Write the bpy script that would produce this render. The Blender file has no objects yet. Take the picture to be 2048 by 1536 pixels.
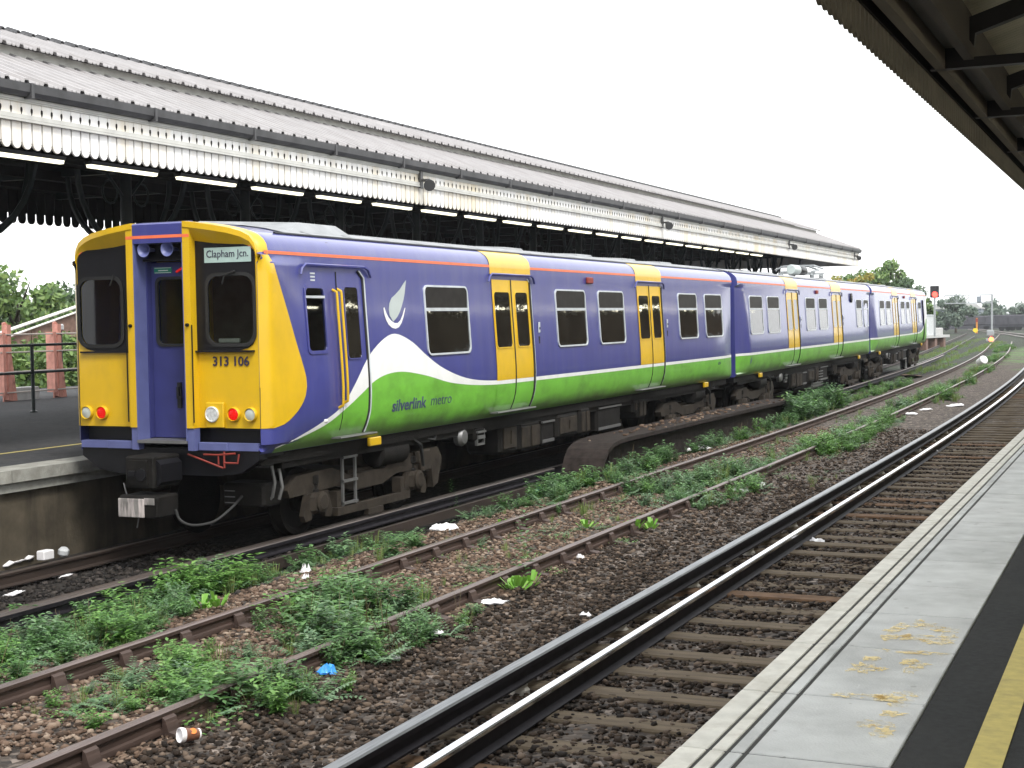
import bpy, math, random
import numpy as np
from mathutils import Vector, Matrix
random.seed(7); rng = np.random.default_rng(7)
SC = bpy.context.scene
COL = SC.collection
PI = math.pi
# ------------------------------------------------------------------ camera
YAW, PIT, ROL = 0.4115, 0.0443, -0.0162
CAMP = Vector((10.5324, -14.0934, 2.4325))
fw = Vector((-math.sin(YAW)*math.cos(PIT), math.cos(YAW)*math.cos(PIT), -math.sin(PIT)))
rt = fw.cross(Vector((0, 0, 1))).normalized(); up = rt.cross(fw)
r2 = rt*math.cos(ROL) + up*math.sin(ROL); u2 = up*math.cos(ROL) - rt*math.sin(ROL)
cd = bpy.data.cameras.new('camera'); cd.sensor_width = 36.0; cd.lens = 2946.93/2048*36
cd.clip_start = 0.1; cd.clip_end = 3000
co = bpy.data.objects.new('camera', cd); COL.objects.link(co)
mw = Matrix((r2, u2, -fw)).transposed().to_4x4(); mw.translation = CAMP
co.matrix_world = mw; SC.camera = co
# ------------------------------------------------------------------ sky and sun (bright overcast)
SUN_EL, SUN_AZ = math.radians(52), math.radians(128)      # azimuth clockwise from +Y
w = bpy.data.worlds.new('World'); SC.world = w; w.use_nodes = True
nt = w.node_tree; bg = nt.nodes['Background']
sk = nt.nodes.new('ShaderNodeTexSky'); sk.sky_type = 'NISHITA'; sk.sun_disc = False
sk.sun_elevation = SUN_EL; sk.sun_rotation = SUN_AZ; sk.air_density = 1.6; sk.dust_density = 1.5; sk.ozone_density = 1.0
hs = nt.nodes.new('ShaderNodeHueSaturation'); hs.inputs['Saturation'].default_value = 0.25
cl = nt.nodes.new('ShaderNodeMix'); cl.data_type = 'RGBA'; cl.inputs[0].default_value = .8; cl.inputs[7].default_value = (6.9, 7.0, 7.1, 1)   # even white cloud cover
nt.links.new(sk.outputs[0], hs.inputs['Color']); nt.links.new(hs.outputs[0], cl.inputs[6]); nt.links.new(cl.outputs[2], bg.inputs['Color'])
bg.inputs['Strength'].default_value = 0.15
sl = bpy.data.lights.new('sun', 'SUN'); sl.energy = 1.5; sl.angle = math.radians(14); sl.color = (1, .96, .9)
so = bpy.data.objects.new('sun', sl); COL.objects.link(so)
sd = Vector((math.sin(SUN_AZ)*math.cos(SUN_EL), math.cos(SUN_AZ)*math.cos(SUN_EL), math.sin(SUN_EL)))
so.rotation_euler = sd.to_track_quat('Z', 'Y').to_euler(); so.location = (30, -30, 60)
SC.view_settings.view_transform = 'Standard'; SC.view_settings.look = 'None'
SC.view_settings.exposure = 1.1; SC.view_settings.gamma = 1.0
# ------------------------------------------------------------------ materials
MATS = {}
def mat(name, col, rough=.6, metal=0., var=.12, scale=6., bump=0., bscale=60., spec=.5, coat=0., emis=None, dirt=None, island=0., stretch=(1,1,1)):
    if name in MATS: return MATS[name]
    m = bpy.data.materials.new(name); m.use_nodes = True; t = m.node_tree; b = t.nodes['Principled BSDF']
    N, Lk = t.nodes.new, t.links.new
    tc = N('ShaderNodeTexCoord'); mp = N('ShaderNodeMapping'); mp.inputs['Scale'].default_value = stretch
    Lk(tc.outputs['Object'], mp.inputs['Vector'])
    n = N('ShaderNodeTexNoise'); n.inputs['Scale'].default_value = scale; n.inputs['Detail'].default_value = 6
    Lk(mp.outputs[0], n.inputs['Vector'])
    r = N('ShaderNodeMapRange'); r.inputs['From Min'].default_value = .3; r.inputs['From Max'].default_value = .7
    r.inputs['To Min'].default_value = 1-var; r.inputs['To Max'].default_value = 1+var
    Lk(n.outputs['Fac'], r.inputs['Value'])
    mul = N('ShaderNodeVectorMath'); mul.operation = 'SCALE'; mul.inputs[0].default_value = col[:3]
    Lk(r.outputs[0], mul.inputs['Scale']); out = mul.outputs[0]
    if island:
        g = N('ShaderNodeNewGeometry'); r2_ = N('ShaderNodeMapRange')
        r2_.inputs['To Min'].default_value = 1-island; r2_.inputs['To Max'].default_value = 1+island
        Lk(g.outputs['Random Per Island'], r2_.inputs['Value'])
        m2 = N('ShaderNodeVectorMath'); m2.operation = 'SCALE'; Lk(out, m2.inputs[0]); Lk(r2_.outputs[0], m2.inputs['Scale']); out = m2.outputs[0]
    if dirt:                                    # (colour, amount, scale, stretch): stains with a shape of their own
        dc, da, ds, dst = dirt
        mp2 = N('ShaderNodeMapping'); mp2.inputs['Scale'].default_value = dst; Lk(tc.outputs['Object'], mp2.inputs['Vector'])
        n2 = N('ShaderNodeTexNoise'); n2.inputs['Scale'].default_value = ds; n2.inputs['Detail'].default_value = 8; n2.inputs['Roughness'].default_value = .65
        Lk(mp2.outputs[0], n2.inputs['Vector'])
        rr = N('ShaderNodeMapRange'); rr.inputs['From Min'].default_value = .46; rr.inputs['From Max'].default_value = .72
        rr.inputs['To Max'].default_value = da; Lk(n2.outputs['Fac'], rr.inputs['Value'])
        mx = N('ShaderNodeMix'); mx.data_type = 'RGBA'; Lk(rr.outputs[0], mx.inputs[0]); Lk(out, mx.inputs[6]); mx.inputs[7].default_value = (*dc, 1); out = mx.outputs[2]
    Lk(out, b.inputs['Base Color'])
    b.inputs['Roughness'].default_value = rough; b.inputs['Metallic'].default_value = metal
    b.inputs['Specular IOR Level'].default_value = spec; b.inputs['Coat Weight'].default_value = coat; b.inputs['Coat Roughness'].default_value = .1; b.inputs['Coat IOR'].default_value = 1.5
    if bump:
        n3 = N('ShaderNodeTexNoise'); n3.inputs['Scale'].default_value = bscale; n3.inputs['Detail'].default_value = 5
        Lk(mp.outputs[0], n3.inputs['Vector']); bp = N('ShaderNodeBump'); bp.inputs['Strength'].default_value = bump; bp.inputs['Distance'].default_value = .02
        Lk(n3.outputs['Fac'], bp.inputs['Height']); Lk(bp.outputs[0], b.inputs['Normal'])
    if emis:
        b.inputs['Emission Color'].default_value = (*emis[0], 1); b.inputs['Emission Strength'].default_value = emis[1]
    MATS[name] = m; return m
def glass(name, tint=(.6, .66, .6)):
    m = bpy.data.materials.new(name); m.use_nodes = True; t = m.node_tree; t.nodes.remove(t.nodes['Principled BSDF'])
    o = t.nodes['Material Output']; tr = t.nodes.new('ShaderNodeBsdfTransparent'); tr.inputs[0].default_value = (*tint, 1)
    gl = t.nodes.new('ShaderNodeBsdfGlossy'); gl.inputs['Roughness'].default_value = .02
    fr = t.nodes.new('ShaderNodeFresnel'); fr.inputs[0].default_value = 1.5; mx = t.nodes.new('ShaderNodeMixShader')
    t.links.new(fr.outputs[0], mx.inputs[0]); t.links.new(tr.outputs[0], mx.inputs[1]); t.links.new(gl.outputs[0], mx.inputs[2]); t.links.new(mx.outputs[0], o.inputs[0])
    return m
GRIME = ((.05, .045, .035), .35, 3., (1, 1, .25))
M = dict(
 blue=mat('purple_blue_paint', (.047, .053, .225), .3, var=.08, scale=3, coat=.6, dirt=((.095, .10, .235), .55, 5, (1, 1, .08)), bump=.07, bscale=1.8),
 green=mat('lime_green_paint', (.165, .48, .045), .38, var=.1, scale=3, coat=.5, bump=.07, bscale=1.8, dirt=((.06, .13, .02), .5, 2.5, (1, .6, 1))),
 white=mat('white_paint', (.78, .79, .77), .35, var=.05, coat=.2),
 silver=mat('silver_paint', (.42, .47, .46), .35, var=.05),
 yellow=mat('warning_yellow_paint', (.66, .41, .006), .4, var=.05, scale=2, coat=.45, dirt=((.46, .29, .015), .35, 5, (1, 1, .5))),
 orange=mat('orange_paint', (.8, .17, .07), .4, var=.08),
 roofgrey=mat('roof_grey_paint', (.24, .25, .26), .6, var=.2, scale=4),
 black=mat('black_paint', (.008, .008, .01), .35, var=.2, spec=.3),
 rubber=mat('black_rubber', (.012, .012, .012), .6),
 dglass=mat('dark_window_glass', (.014, .013, .010), .03, var=.5, scale=1.5, spec=.6, bump=.1, bscale=3),
 alu=mat('light_grey_aluminium', (.6, .64, .67), .35, .3),
 under=mat('grimy_underframe', (.011, .010, .009), .75, var=.4, scale=5, bump=.3),
 brown=mat('brake_dust_brown', (.033, .027, .021), .8, var=.35, scale=6, bump=.3),
 steel=mat('dull_steel', (.2, .2, .2), .45, .6),
 redlamp=mat('red_tail_lamp', (.5, .008, .006), .25, emis=((1, .01, .005), .16)),
 hopper=mat('shaded_hopper_glass', (.022, .02, .018), .4, var=.3, spec=.08),
 blueshade=mat('shaded_blue_door', (.034, .038, .15), .45, var=.1, scale=4),  # body blue with the shade of the gangway recess put into the colour
 headlens=mat('headlamp_lens', (.66, .68, .68), .12, .2, var=.25, scale=30),
 rustdark=mat('dark_rusty_steel', (.035, .024, .019), .65, .2, var=.3, scale=10, bump=.2, stretch=(1, .1, 1)),
 rustdtop=mat('dark_dull_rail_head', (.085, .068, .06), .45, .4, var=.3, scale=8, stretch=(3, .15, 1)),
 tube2=mat('canopy_lamp_diffuser', (.9, .9, .75), .4, emis=((1., .95, .72), 9.)),
 lens=mat('pale_lens', (.42, .45, .42), .25, var=.15),
 chrome=mat('headlamp_reflector', (.8, .8, .78), .15, .35, var=.2),
 redpipe=mat('red_brown_pipe', (.22, .03, .02), .6),
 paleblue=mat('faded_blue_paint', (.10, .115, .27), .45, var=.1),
 signg=mat('green_notice', (.01, .22, .14), .4),
 blind=mat('destination_blind_white', (.36, .48, .45), .4),
 ink=mat('dark_lettering', (.03, .02, .05), .5),
 inkb=mat('navy_lettering', (.05, .06, .13), .5),
 rust=mat('rusty_rail_steel', (.065, .042, .034), .65, .2, var=.3, scale=12, bump=.2, stretch=(1, .1, 1)),
 rusttop=mat('dull_rail_head', (.17, .135, .125), .42, .5, var=.25, scale=8, stretch=(3, .15, 1)),
 railshine=mat('polished_rail_head', (.8, .82, .84), .2, 1., var=.06, scale=30, stretch=(6, .02, 1)),
 raildark=mat('dark_oily_rail', (.02, .018, .022), .55, .2, var=.3, scale=9),
 condtop=mat('worn_conductor_head', (.20, .21, .22), .42, .5, var=.3, scale=14, stretch=(4, .2, 1)),
 porc=mat('porcelain', (.5, .47, .42), .3),
 asphalt=mat('asphalt', (.026, .028, .028), .85, var=.22, scale=30, bump=.4, bscale=220, dirt=((.05, .05, .048), .35, 1.5, (1, 1, 1))),
 lasphalt=mat('worn_asphalt', (.045, .046, .049), .85, var=.25, scale=8, bump=.3, bscale=120, dirt=((.085, .08, .075), .4, .7, (1, 1, 1))),
 slab=mat('concrete_slab', (.47, .485, .475), .8, var=.16, scale=5, bump=.25, bscale=90, island=.08, dirt=((.60, .61, .60), .6, 1.6, (1, 1, 1))),
 cream=mat('worn_white_edge_paint', (.60, .59, .53), .75, var=.12, scale=10, bump=.2, island=.05, dirt=((.36, .33, .27), .55, 7, (1, 1, 1))),
 yline=mat('yellow_line_paint', (.47, .39, .11), .7, var=.12, scale=20, dirt=((.2, .16, .07), .4, 9, (1, 1, 1))),
 wornyel=mat('worn_yellow_paint', (.62, .50, .27), .8, var=.15, scale=25, dirt=((.40, .40, .36), .85, 14, (1, 1, 1))),
 joint=mat('dark_joint', (.03, .03, .028), .9),
 wall=mat('stained_concrete', (.085, .072, .052), .9, var=.35, scale=3, bump=.4, bscale=20, dirt=((.010, .009, .008), 1., 1.6, (1, 1, .12))),
 coping=mat('old_coping_stone', (.3, .3, .27), .85, var=.2, scale=6, bump=.3, dirt=((.12, .11, .09), .6, 4, (1, 1, 1))),
 valw=mat('white_canopy_boards', (.8, .79, .77), .55, var=.05, scale=3, island=.05, dirt=((.62, .5, .28), .75, 1.1, (1, 1.3, .12))),
 valg=mat('grey_white_moulding', (.5, .5, .47), .6, var=.12, scale=4),
 roofs=mat('corrugated_roof_sheet', (.31, .30, .303), .7, var=.12, scale=2, bump=0, dirt=((.22, .2, .19), .5, 3, (.3, 2, .3))),
 gutter=mat('dark_gutter', (.055, .055, .058), .5, var=.3, scale=4),
 dwood=mat('shade_dark_boards', (.018, .015, .013), .8, var=.3, scale=5),  # shade under the roof and the backlit far valance put into the colour
 dgreen=mat('dark_green_ironwork', (.012, .02, .018), .45, var=.2),
 tube=mat('fluorescent_tube_diffuser', (.9, .9, .75), .4, emis=((1., .95, .72), 1.0)),
 orangelamp=mat('amber_display', (.6, .15, .02), .4, emis=((1, .3, .05), 1.)),
 cambody=mat('grey_plastic', (.05, .05, .05), .4),
 csheet=mat('canopy_inner_sheet', (.42, .40, .31), .6, var=.2, scale=3, stretch=(.2, 1, 1)),
 cbeam=mat('canopy_brown_timber', (.14, .12, .085), .7, var=.25, scale=5, stretch=(1, .2, 1)),
 cbeamd=mat('dark_canopy_timber', (.05, .042, .032), .7, var=.25, scale=5, stretch=(1, .2, 1)),
 pink=mat('salmon_paint', (.62, .29, .23), .6, var=.15, scale=7, dirt=((.25, .1, .08), .5, 8, (1, 1, .4))),
 railwire=mat('pale_rail', (.45, .4, .36), .5),
 concrete=mat('pale_concrete', (.42, .42, .41), .85, var=.15),
 bark=mat('tree_bark', (.07, .055, .04), .9, var=.3, scale=8, bump=.5),
 litterw=mat('white_litter', (.8, .79, .8), .55, var=.06, scale=20),
 litterb=mat('blue_wrapper', (.05, .3, .75), .35, var=.2, scale=30),
 litterc=mat('cyan_bottle', (.12, .5, .62), .3, var=.15),
 litterp=mat('brown_cup', (.17, .075, .045), .5, var=.1),
 cuporange=mat('orange_print', (.75, .2, .03), .5),
 rampt=mat('ramp_rusted_plate', (.026, .02, .018), .8, var=.35, scale=9, bump=.3),
 sleeper=mat('weathered_sleeper', (.115, .09, .062), .85, var=.3, scale=7, bump=.3, stretch=(.4, 2, 1)),
 sleepero=mat('rust_stained_sleeper', (.125, .076, .045), .85, var=.3, scale=7, bump=.3),
 sigblack=mat('signal_black', (.012, .012, .014), .5),
 galv=mat('galvanised_steel', (.33, .35, .36), .5, .4),
 cabinet=mat('grey_cabinet', (.5, .52, .53), .5),
 cabinetw=mat('white_cabinet', (.72, .69, .66), .5),
 faryel=mat('yellow_board', (.75, .55, .02), .5),
 brick=mat('brownish_brick', (.17, .1, .075), .85, var=.3, scale=5),
 fardark=mat('dark_wagon_side', (.05, .05, .06), .7, var=.3, scale=2),
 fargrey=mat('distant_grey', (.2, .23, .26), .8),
 ygrey=mat('cab_inner_yellow', (.55, .35, .03), .6),
 cabgrey=mat('cab_inner_grey', (.16, .15, .13), .7, var=.2),
)
M['cglass'] = glass('cab_glass')
for k_ in ('under', 'brown', 'dwood', 'asphalt', 'lasphalt', 'wall', 'rampt', 'sleeper', 'sleepero', 'raildark'): M[k_].node_tree.nodes['Principled BSDF'].inputs['Specular IOR Level'].default_value = .15
def worn(name, col):                            # paint worn through in flecks
    m = bpy.data.materials.new(name); m.use_nodes = True; t = m.node_tree; b = t.nodes['Principled BSDF']; N = t.nodes.new
    tc = N('ShaderNodeTexCoord'); n = N('ShaderNodeTexNoise'); n.inputs['Scale'].default_value = 16; n.inputs['Detail'].default_value = 8; n.inputs['Roughness'].default_value = .7
    r = N('ShaderNodeMapRange'); r.inputs['From Min'].default_value = .42; r.inputs['From Max'].default_value = .6; r.inputs['To Max'].default_value = .75
    t.links.new(tc.outputs['Object'], n.inputs['Vector']); t.links.new(n.outputs['Fac'], r.inputs['Value']); t.links.new(r.outputs[0], b.inputs['Alpha'])
    b.inputs['Base Color'].default_value = (*col, 1); b.inputs['Roughness'].default_value = .8; return m
M['wornyel'] = worn('worn_yellow_flecks', (.86, .68, .30))
def specks():                                   # old chewing gum and dark drips trodden into the slabs
    m = MATS['concrete_slab']; t = m.node_tree; b = t.nodes['Principled BSDF']; N, Lk = t.nodes.new, t.links.new; src = b.inputs['Base Color'].links[0].from_socket
    tc = N('ShaderNodeTexCoord'); v = N('ShaderNodeTexVoronoi'); v.inputs['Scale'].default_value = 11; Lk(tc.outputs['Object'], v.inputs['Vector'])
    sp = N('ShaderNodeSeparateColor'); Lk(v.outputs['Color'], sp.inputs[0]); th = N('ShaderNodeMath'); th.operation = 'MULTIPLY_ADD'; Lk(sp.outputs[0], th.inputs[0]); th.inputs[1].default_value = .38; th.inputs[2].default_value = -.21
    lt = N('ShaderNodeMath'); lt.operation = 'LESS_THAN'; Lk(v.outputs['Distance'], lt.inputs[0]); Lk(th.outputs[0], lt.inputs[1])
    n = N('ShaderNodeTexNoise'); n.inputs['Scale'].default_value = 1.3; n.inputs['Detail'].default_value = 9; n.inputs['Roughness'].default_value = .7; Lk(tc.outputs['Object'], n.inputs['Vector'])
    r = N('ShaderNodeMapRange'); r.inputs['From Min'].default_value = .52; r.inputs['From Max'].default_value = .75; r.inputs['To Max'].default_value = .5; Lk(n.outputs['Fac'], r.inputs['Value'])
    m1 = N('ShaderNodeMix'); m1.data_type = 'RGBA'; Lk(r.outputs[0], m1.inputs[0]); Lk(src, m1.inputs[6]); m1.inputs[7].default_value = (.24, .24, .225, 1)
    hf = N('ShaderNodeMath'); hf.operation = 'MULTIPLY'; Lk(lt.outputs[0], hf.inputs[0]); hf.inputs[1].default_value = .45
    m2 = N('ShaderNodeMix'); m2.data_type = 'RGBA'; Lk(hf.outputs[0], m2.inputs[0]); Lk(m1.outputs[2], m2.inputs[6]); m2.inputs[7].default_value = (.16, .16, .15, 1); Lk(m2.outputs[2], b.inputs['Base Color'])
specks()
def dirty_skirt():                              # brake dust film clinging to the lowest edge of the green panels
    m = MATS['lime_green_paint']; t = m.node_tree; b = t.nodes['Principled BSDF']; N, Lk = t.nodes.new, t.links.new; src = b.inputs['Base Color'].links[0].from_socket
    tc = N('ShaderNodeTexCoord'); sp = N('ShaderNodeSeparateXYZ'); Lk(tc.outputs['Object'], sp.inputs[0]); n = N('ShaderNodeTexNoise'); n.inputs['Scale'].default_value = 2.5; n.inputs['Detail'].default_value = 7
    Lk(tc.outputs['Object'], n.inputs['Vector']); ad = N('ShaderNodeMath'); ad.operation = 'MULTIPLY_ADD'; Lk(n.outputs['Fac'], ad.inputs[0]); ad.inputs[1].default_value = -.3; Lk(sp.outputs['Z'], ad.inputs[2])
    r = N('ShaderNodeMapRange'); r.inputs['From Min'].default_value = .84; r.inputs['From Max'].default_value = 1.02; r.inputs['To Min'].default_value = .7; r.inputs['To Max'].default_value = 0; Lk(ad.outputs[0], r.inputs['Value'])
    mx = N('ShaderNodeMix'); mx.data_type = 'RGBA'; Lk(r.outputs[0], mx.inputs[0]); Lk(src, mx.inputs[6]); mx.inputs[7].default_value = (.05, .06, .025, 1); Lk(mx.outputs[2], b.inputs['Base Color'])
dirty_skirt()
def leafmat(name, cols, trans=.25):
    m = bpy.data.materials.new(name); m.use_nodes = True; t = m.node_tree; b = t.nodes['Principled BSDF']
    g = t.nodes.new('ShaderNodeNewGeometry'); cr = t.nodes.new('ShaderNodeValToRGB'); e = cr.color_ramp.elements
    while len(e) < len(cols): e.new(.5)
    for i, c in enumerate(cols): e[i].position = i/(len(cols)-1); e[i].color = (*c, 1)
    t.links.new(g.outputs['Random Per Island'], cr.inputs[0]); t.links.new(cr.outputs[0], b.inputs['Base Color'])
    b.inputs['Roughness'].default_value = .5
    o = t.nodes['Material Output']; tl = t.nodes.new('ShaderNodeBsdfTranslucent'); t.links.new(cr.outputs[0], tl.inputs[0])
    mx = t.nodes.new('ShaderNodeMixShader'); mx.inputs[0].default_value = trans
    t.links.new(b.outputs[0], mx.inputs[1]); t.links.new(tl.outputs[0], mx.inputs[2]); t.links.new(mx.outputs[0], o.inputs[0])
    return m
M['weed'] = leafmat('grey_green_leaves', [(.04, .11, .025), (.075, .18, .045), (.12, .25, .08), (.20, .34, .15)])
M['weedb'] = leafmat('fresh_green_leaves', [(.08, .19, .04), (.13, .28, .06), (.20, .36, .10)])
M['dock'] = leafmat('bright_green_leaves', [(.12, .30, .03), (.17, .38, .05), (.22, .42, .07)])
M['pale'] = leafmat('pale_grey_green_leaves', [(.08, .17, .08), (.13, .23, .11), (.19, .29, .16)])
M['grass'] = leafmat('grass_blades', [(.10, .17, .04), (.16, .24, .06), (.24, .27, .10)])
M['stem'] = mat('plant_stem', (.09, .07, .03), .7)
M['tree'] = leafmat('tree_leaves', [(.06, .12, .03), (.10, .18, .045), (.15, .24, .06), (.20, .28, .08)])
M['treey'] = leafmat('autumn_leaves', [(.17, .22, .05), (.30, .27, .05), (.42, .28, .05)])
M['treed'] = leafmat('dark_tree_leaves', [(.035, .07, .03), (.06, .11, .04), (.09, .15, .06)])
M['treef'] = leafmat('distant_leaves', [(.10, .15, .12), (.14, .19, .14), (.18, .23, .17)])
def gravelmat(name, cols):
    m = bpy.data.materials.new(name); m.use_nodes = True; t = m.node_tree; b = t.nodes['Principled BSDF']
    g = t.nodes.new('ShaderNodeNewGeometry'); cr = t.nodes.new('ShaderNodeValToRGB'); e = cr.color_ramp.elements
    while len(e) < len(cols): e.new(.5)
    for i, c in enumerate(cols): e[i].position = i/(len(cols)-1); e[i].color = (*c, 1)
    t.links.new(g.outputs['Random Per Island'], cr.inputs[0]); t.links.new(cr.outputs[0], b.inputs['Base Color']); b.inputs['Roughness'].default_value = .85; b.inputs['Specular IOR Level'].default_value = .2
    return m
M['gravp'] = gravelmat('brown_ballast', [(.035, .023, .017), (.075, .05, .035), (.115, .075, .053), (.155, .107, .077), (.28, .22, .17)])
M['gravd'] = gravelmat('dark_ballast', [(.008, .006, .0045), (.02, .014, .010), (.036, .025, .018), (.06, .043, .031), (.16, .12, .09)])
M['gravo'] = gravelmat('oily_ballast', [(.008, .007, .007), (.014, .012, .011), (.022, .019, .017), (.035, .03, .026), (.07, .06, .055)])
def groundmat():
    m = bpy.data.materials.new('track_bed'); m.use_nodes = True; t = m.node_tree; b = t.nodes['Principled BSDF']; N, Lk = t.nodes.new, t.links.new
    tc = N('ShaderNodeTexCoord'); v = N('ShaderNodeTexVoronoi'); v.inputs['Scale'].default_value = 17; Lk(tc.outputs['Object'], v.inputs['Vector'])
    cr = N('ShaderNodeValToRGB'); e = cr.color_ramp.elements; e.new(.4); e.new(.8)
    for i, (pz, c) in enumerate([(0, (.02, .015, .012)), (.4, (.045, .034, .026)), (.8, (.078, .06, .046)), (1, (.2, .165, .14))]): e[i].position = pz; e[i].color = (*c, 1)
    sep = N('ShaderNodeSeparateColor'); Lk(v.outputs['Color'], sep.inputs[0]); Lk(sep.outputs[0], cr.inputs[0])
    n = N('ShaderNodeTexNoise'); n.inputs['Scale'].default_value = .35; n.inputs['Detail'].default_value = 6; Lk(tc.outputs['Object'], n.inputs['Vector'])
    sx = N('ShaderNodeSeparateXYZ'); Lk(tc.outputs['Object'], sx.inputs[0])
    far = N('ShaderNodeMapRange'); far.inputs['From Min'].default_value = 22; far.inputs['From Max'].default_value = 70; far.inputs['To Min'].default_value = -.35; far.inputs['To Max'].default_value = .1; Lk(sx.outputs['Y'], far.inputs['Value'])
    ad = N('ShaderNodeMath'); ad.operation = 'ADD'; Lk(n.outputs['Fac'], ad.inputs[0]); Lk(far.outputs[0], ad.inputs[1])
    rg = N('ShaderNodeMapRange'); rg.inputs['From Min'].default_value = .5; rg.inputs['From Max'].default_value = .66; Lk(ad.outputs[0], rg.inputs['Value'])
    mx = N('ShaderNodeMix'); mx.data_type = 'RGBA'; Lk(rg.outputs[0], mx.inputs[0]); Lk(cr.outputs[0], mx.inputs[6]); mx.inputs[7].default_value = (.07, .13, .035, 1)
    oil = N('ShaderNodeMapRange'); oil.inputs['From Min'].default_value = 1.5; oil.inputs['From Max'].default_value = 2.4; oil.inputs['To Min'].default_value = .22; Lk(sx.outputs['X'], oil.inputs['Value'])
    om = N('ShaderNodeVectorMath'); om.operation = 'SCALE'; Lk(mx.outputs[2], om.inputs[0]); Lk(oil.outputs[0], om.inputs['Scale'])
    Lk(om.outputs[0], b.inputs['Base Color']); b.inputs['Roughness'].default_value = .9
    bp = N('ShaderNodeBump'); bp.inputs['Strength'].default_value = .8; bp.inputs['Distance'].default_value = .03; Lk(v.outputs['Distance'], bp.inputs['Height']); bp.invert = True; Lk(bp.outputs[0], b.inputs['Normal'])
    return m
M['ground'] = groundmat()
# ------------------------------------------------------------------ mesh helpers
class MB:
    def __init__(s): s.v = []; s.f = []; s.m = []; s.k = 0
    def add(s, vs, fs):
        o = len(s.v); s.v += [tuple(q) for q in vs]; s.f += [tuple(i+o for i in f) for f in fs]; s.m += [s.k]*len(fs); return s
    def box(s, x0, x1, y0, y1, z0, z1):
        return s.add([(x0,y0,z0),(x1,y0,z0),(x1,y1,z0),(x0,y1,z0),(x0,y0,z1),(x1,y0,z1),(x1,y1,z1),(x0,y1,z1)],
                     [(0,3,2,1),(4,5,6,7),(0,1,5,4),(1,2,6,5),(2,3,7,6),(3,0,4,7)])
    def bbox(s, x0, x1, y0, y1, z0, z1, b=.01):   # chamfered box
        b = min(b, (x1-x0)*.45, (y1-y0)*.45, (z1-z0)*.45)
        def ring(z, i): return [(x0+i+b,y0+i,z),(x1-i-b,y0+i,z),(x1-i,y0+i+b,z),(x1-i,y1-i-b,z),(x1-i-b,y1-i,z),(x0+i+b,y1-i,z),(x0+i,y1-i-b,z),(x0+i,y0+i+b,z)]
        return s.loft([ring(z0, b*.7), ring(z0+b, 0), ring(z1-b, 0), ring(z1, b*.7)], caps=True)
    def loft(s, rings, closed=True, caps=False):
        n = len(rings[0]); vs = [p for r in rings for p in r]; fs = []
        for i in range(len(rings)-1):
            for j in range(n if closed else n-1):
                a = i*n+j; b = i*n+(j+1)%n; fs.append((a, b, b+n, a+n))
        if caps: fs.append(tuple(range(n-1, -1, -1))); fs.append(tuple(range((len(rings)-1)*n, len(rings)*n)))
        return s.add(vs, fs)
    def prism(s, poly, axis, a, b):              # poly: 2D points in the other two axes, in order
        def P(u, v, t): return (t,u,v) if axis == 0 else (u,t,v) if axis == 1 else (u,v,t)
        n = len(poly); vs = [P(u,v,a) for u,v in poly]+[P(u,v,b) for u,v in poly]
        fs = [tuple(range(n-1,-1,-1)), tuple(range(n,2*n))]+[(i,(i+1)%n,n+(i+1)%n,n+i) for i in range(n)]
        return s.add(vs, fs)
    def tube(s, path, r, n=8, caps=True):
        path = [Vector(p) for p in path]; rings = []; prev = None
        for i, p in enumerate(path):
            d = (path[min(i+1,len(path)-1)]-path[max(i-1,0)]).normalized()
            if prev is None: a = d.orthogonal().normalized()
            else: a = (prev-d*prev.dot(d)).normalized()
            prev = a; b = d.cross(a); rr = r[i] if isinstance(r, (list, tuple)) else r
            rings.append([p+a*(rr*math.cos(2*PI*k/n))+b*(rr*math.sin(2*PI*k/n)) for k in range(n)])
        return s.loft(rings, True, caps)
    def lathe(s, o, ax, prof, n=20):             # prof: (radius, height along axis)
        o = Vector(o); ax = Vector(ax).normalized(); a = ax.orthogonal().normalized(); b = ax.cross(a)
        return s.loft([[o+ax*h+a*(r*math.cos(2*PI*k/n))+b*(r*math.sin(2*PI*k/n)) for k in range(n)] for r, h in prof], True, True)
    def build(s, name, mats, parent=None, smooth=False, ang=40):
        me = bpy.data.meshes.new(name); me.from_pydata(s.v, [], s.f)
        for m in (mats if isinstance(mats, (list, tuple)) else [mats]): me.materials.append(M[m] if isinstance(m, str) else m)
        if len(me.materials) > 1: me.polygons.foreach_set('material_index', s.m)
        if smooth: me.shade_smooth(); me.set_sharp_from_angle(angle=math.radians(ang))
        me.update(); o = bpy.data.objects.new(name, me); COL.objects.link(o)
        if parent:
            o.parent = parent
            if 'drop' in parent: o.location = (0, 0, parent['drop'])
        return o
def tag(o, label, cat, group=None, kind=None):
    if label: o['label'] = label
    if cat: o['category'] = cat
    if group: o['group'] = group
    if kind: o['kind'] = kind
    return o
def thing(name, label, cat, loc=(0,0,0), rz=0., group=None):
    o = bpy.data.objects.new(name, None); o.empty_display_size = .2; COL.objects.link(o); o.location = loc; o.rotation_euler = (0,0,rz)
    return tag(o, label, cat, group)
def rrect(x0, x1, z0, z1, r, n=4):
    P = []
    for cx, cz, a in ((x1-r,z1-r,0),(x0+r,z1-r,90),(x0+r,z0+r,180),(x1-r,z0+r,270)):
        for k in range(n+1): t = math.radians(a+90*k/n); P.append((cx+r*math.cos(t), cz+r*math.sin(t)))
    return P
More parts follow.
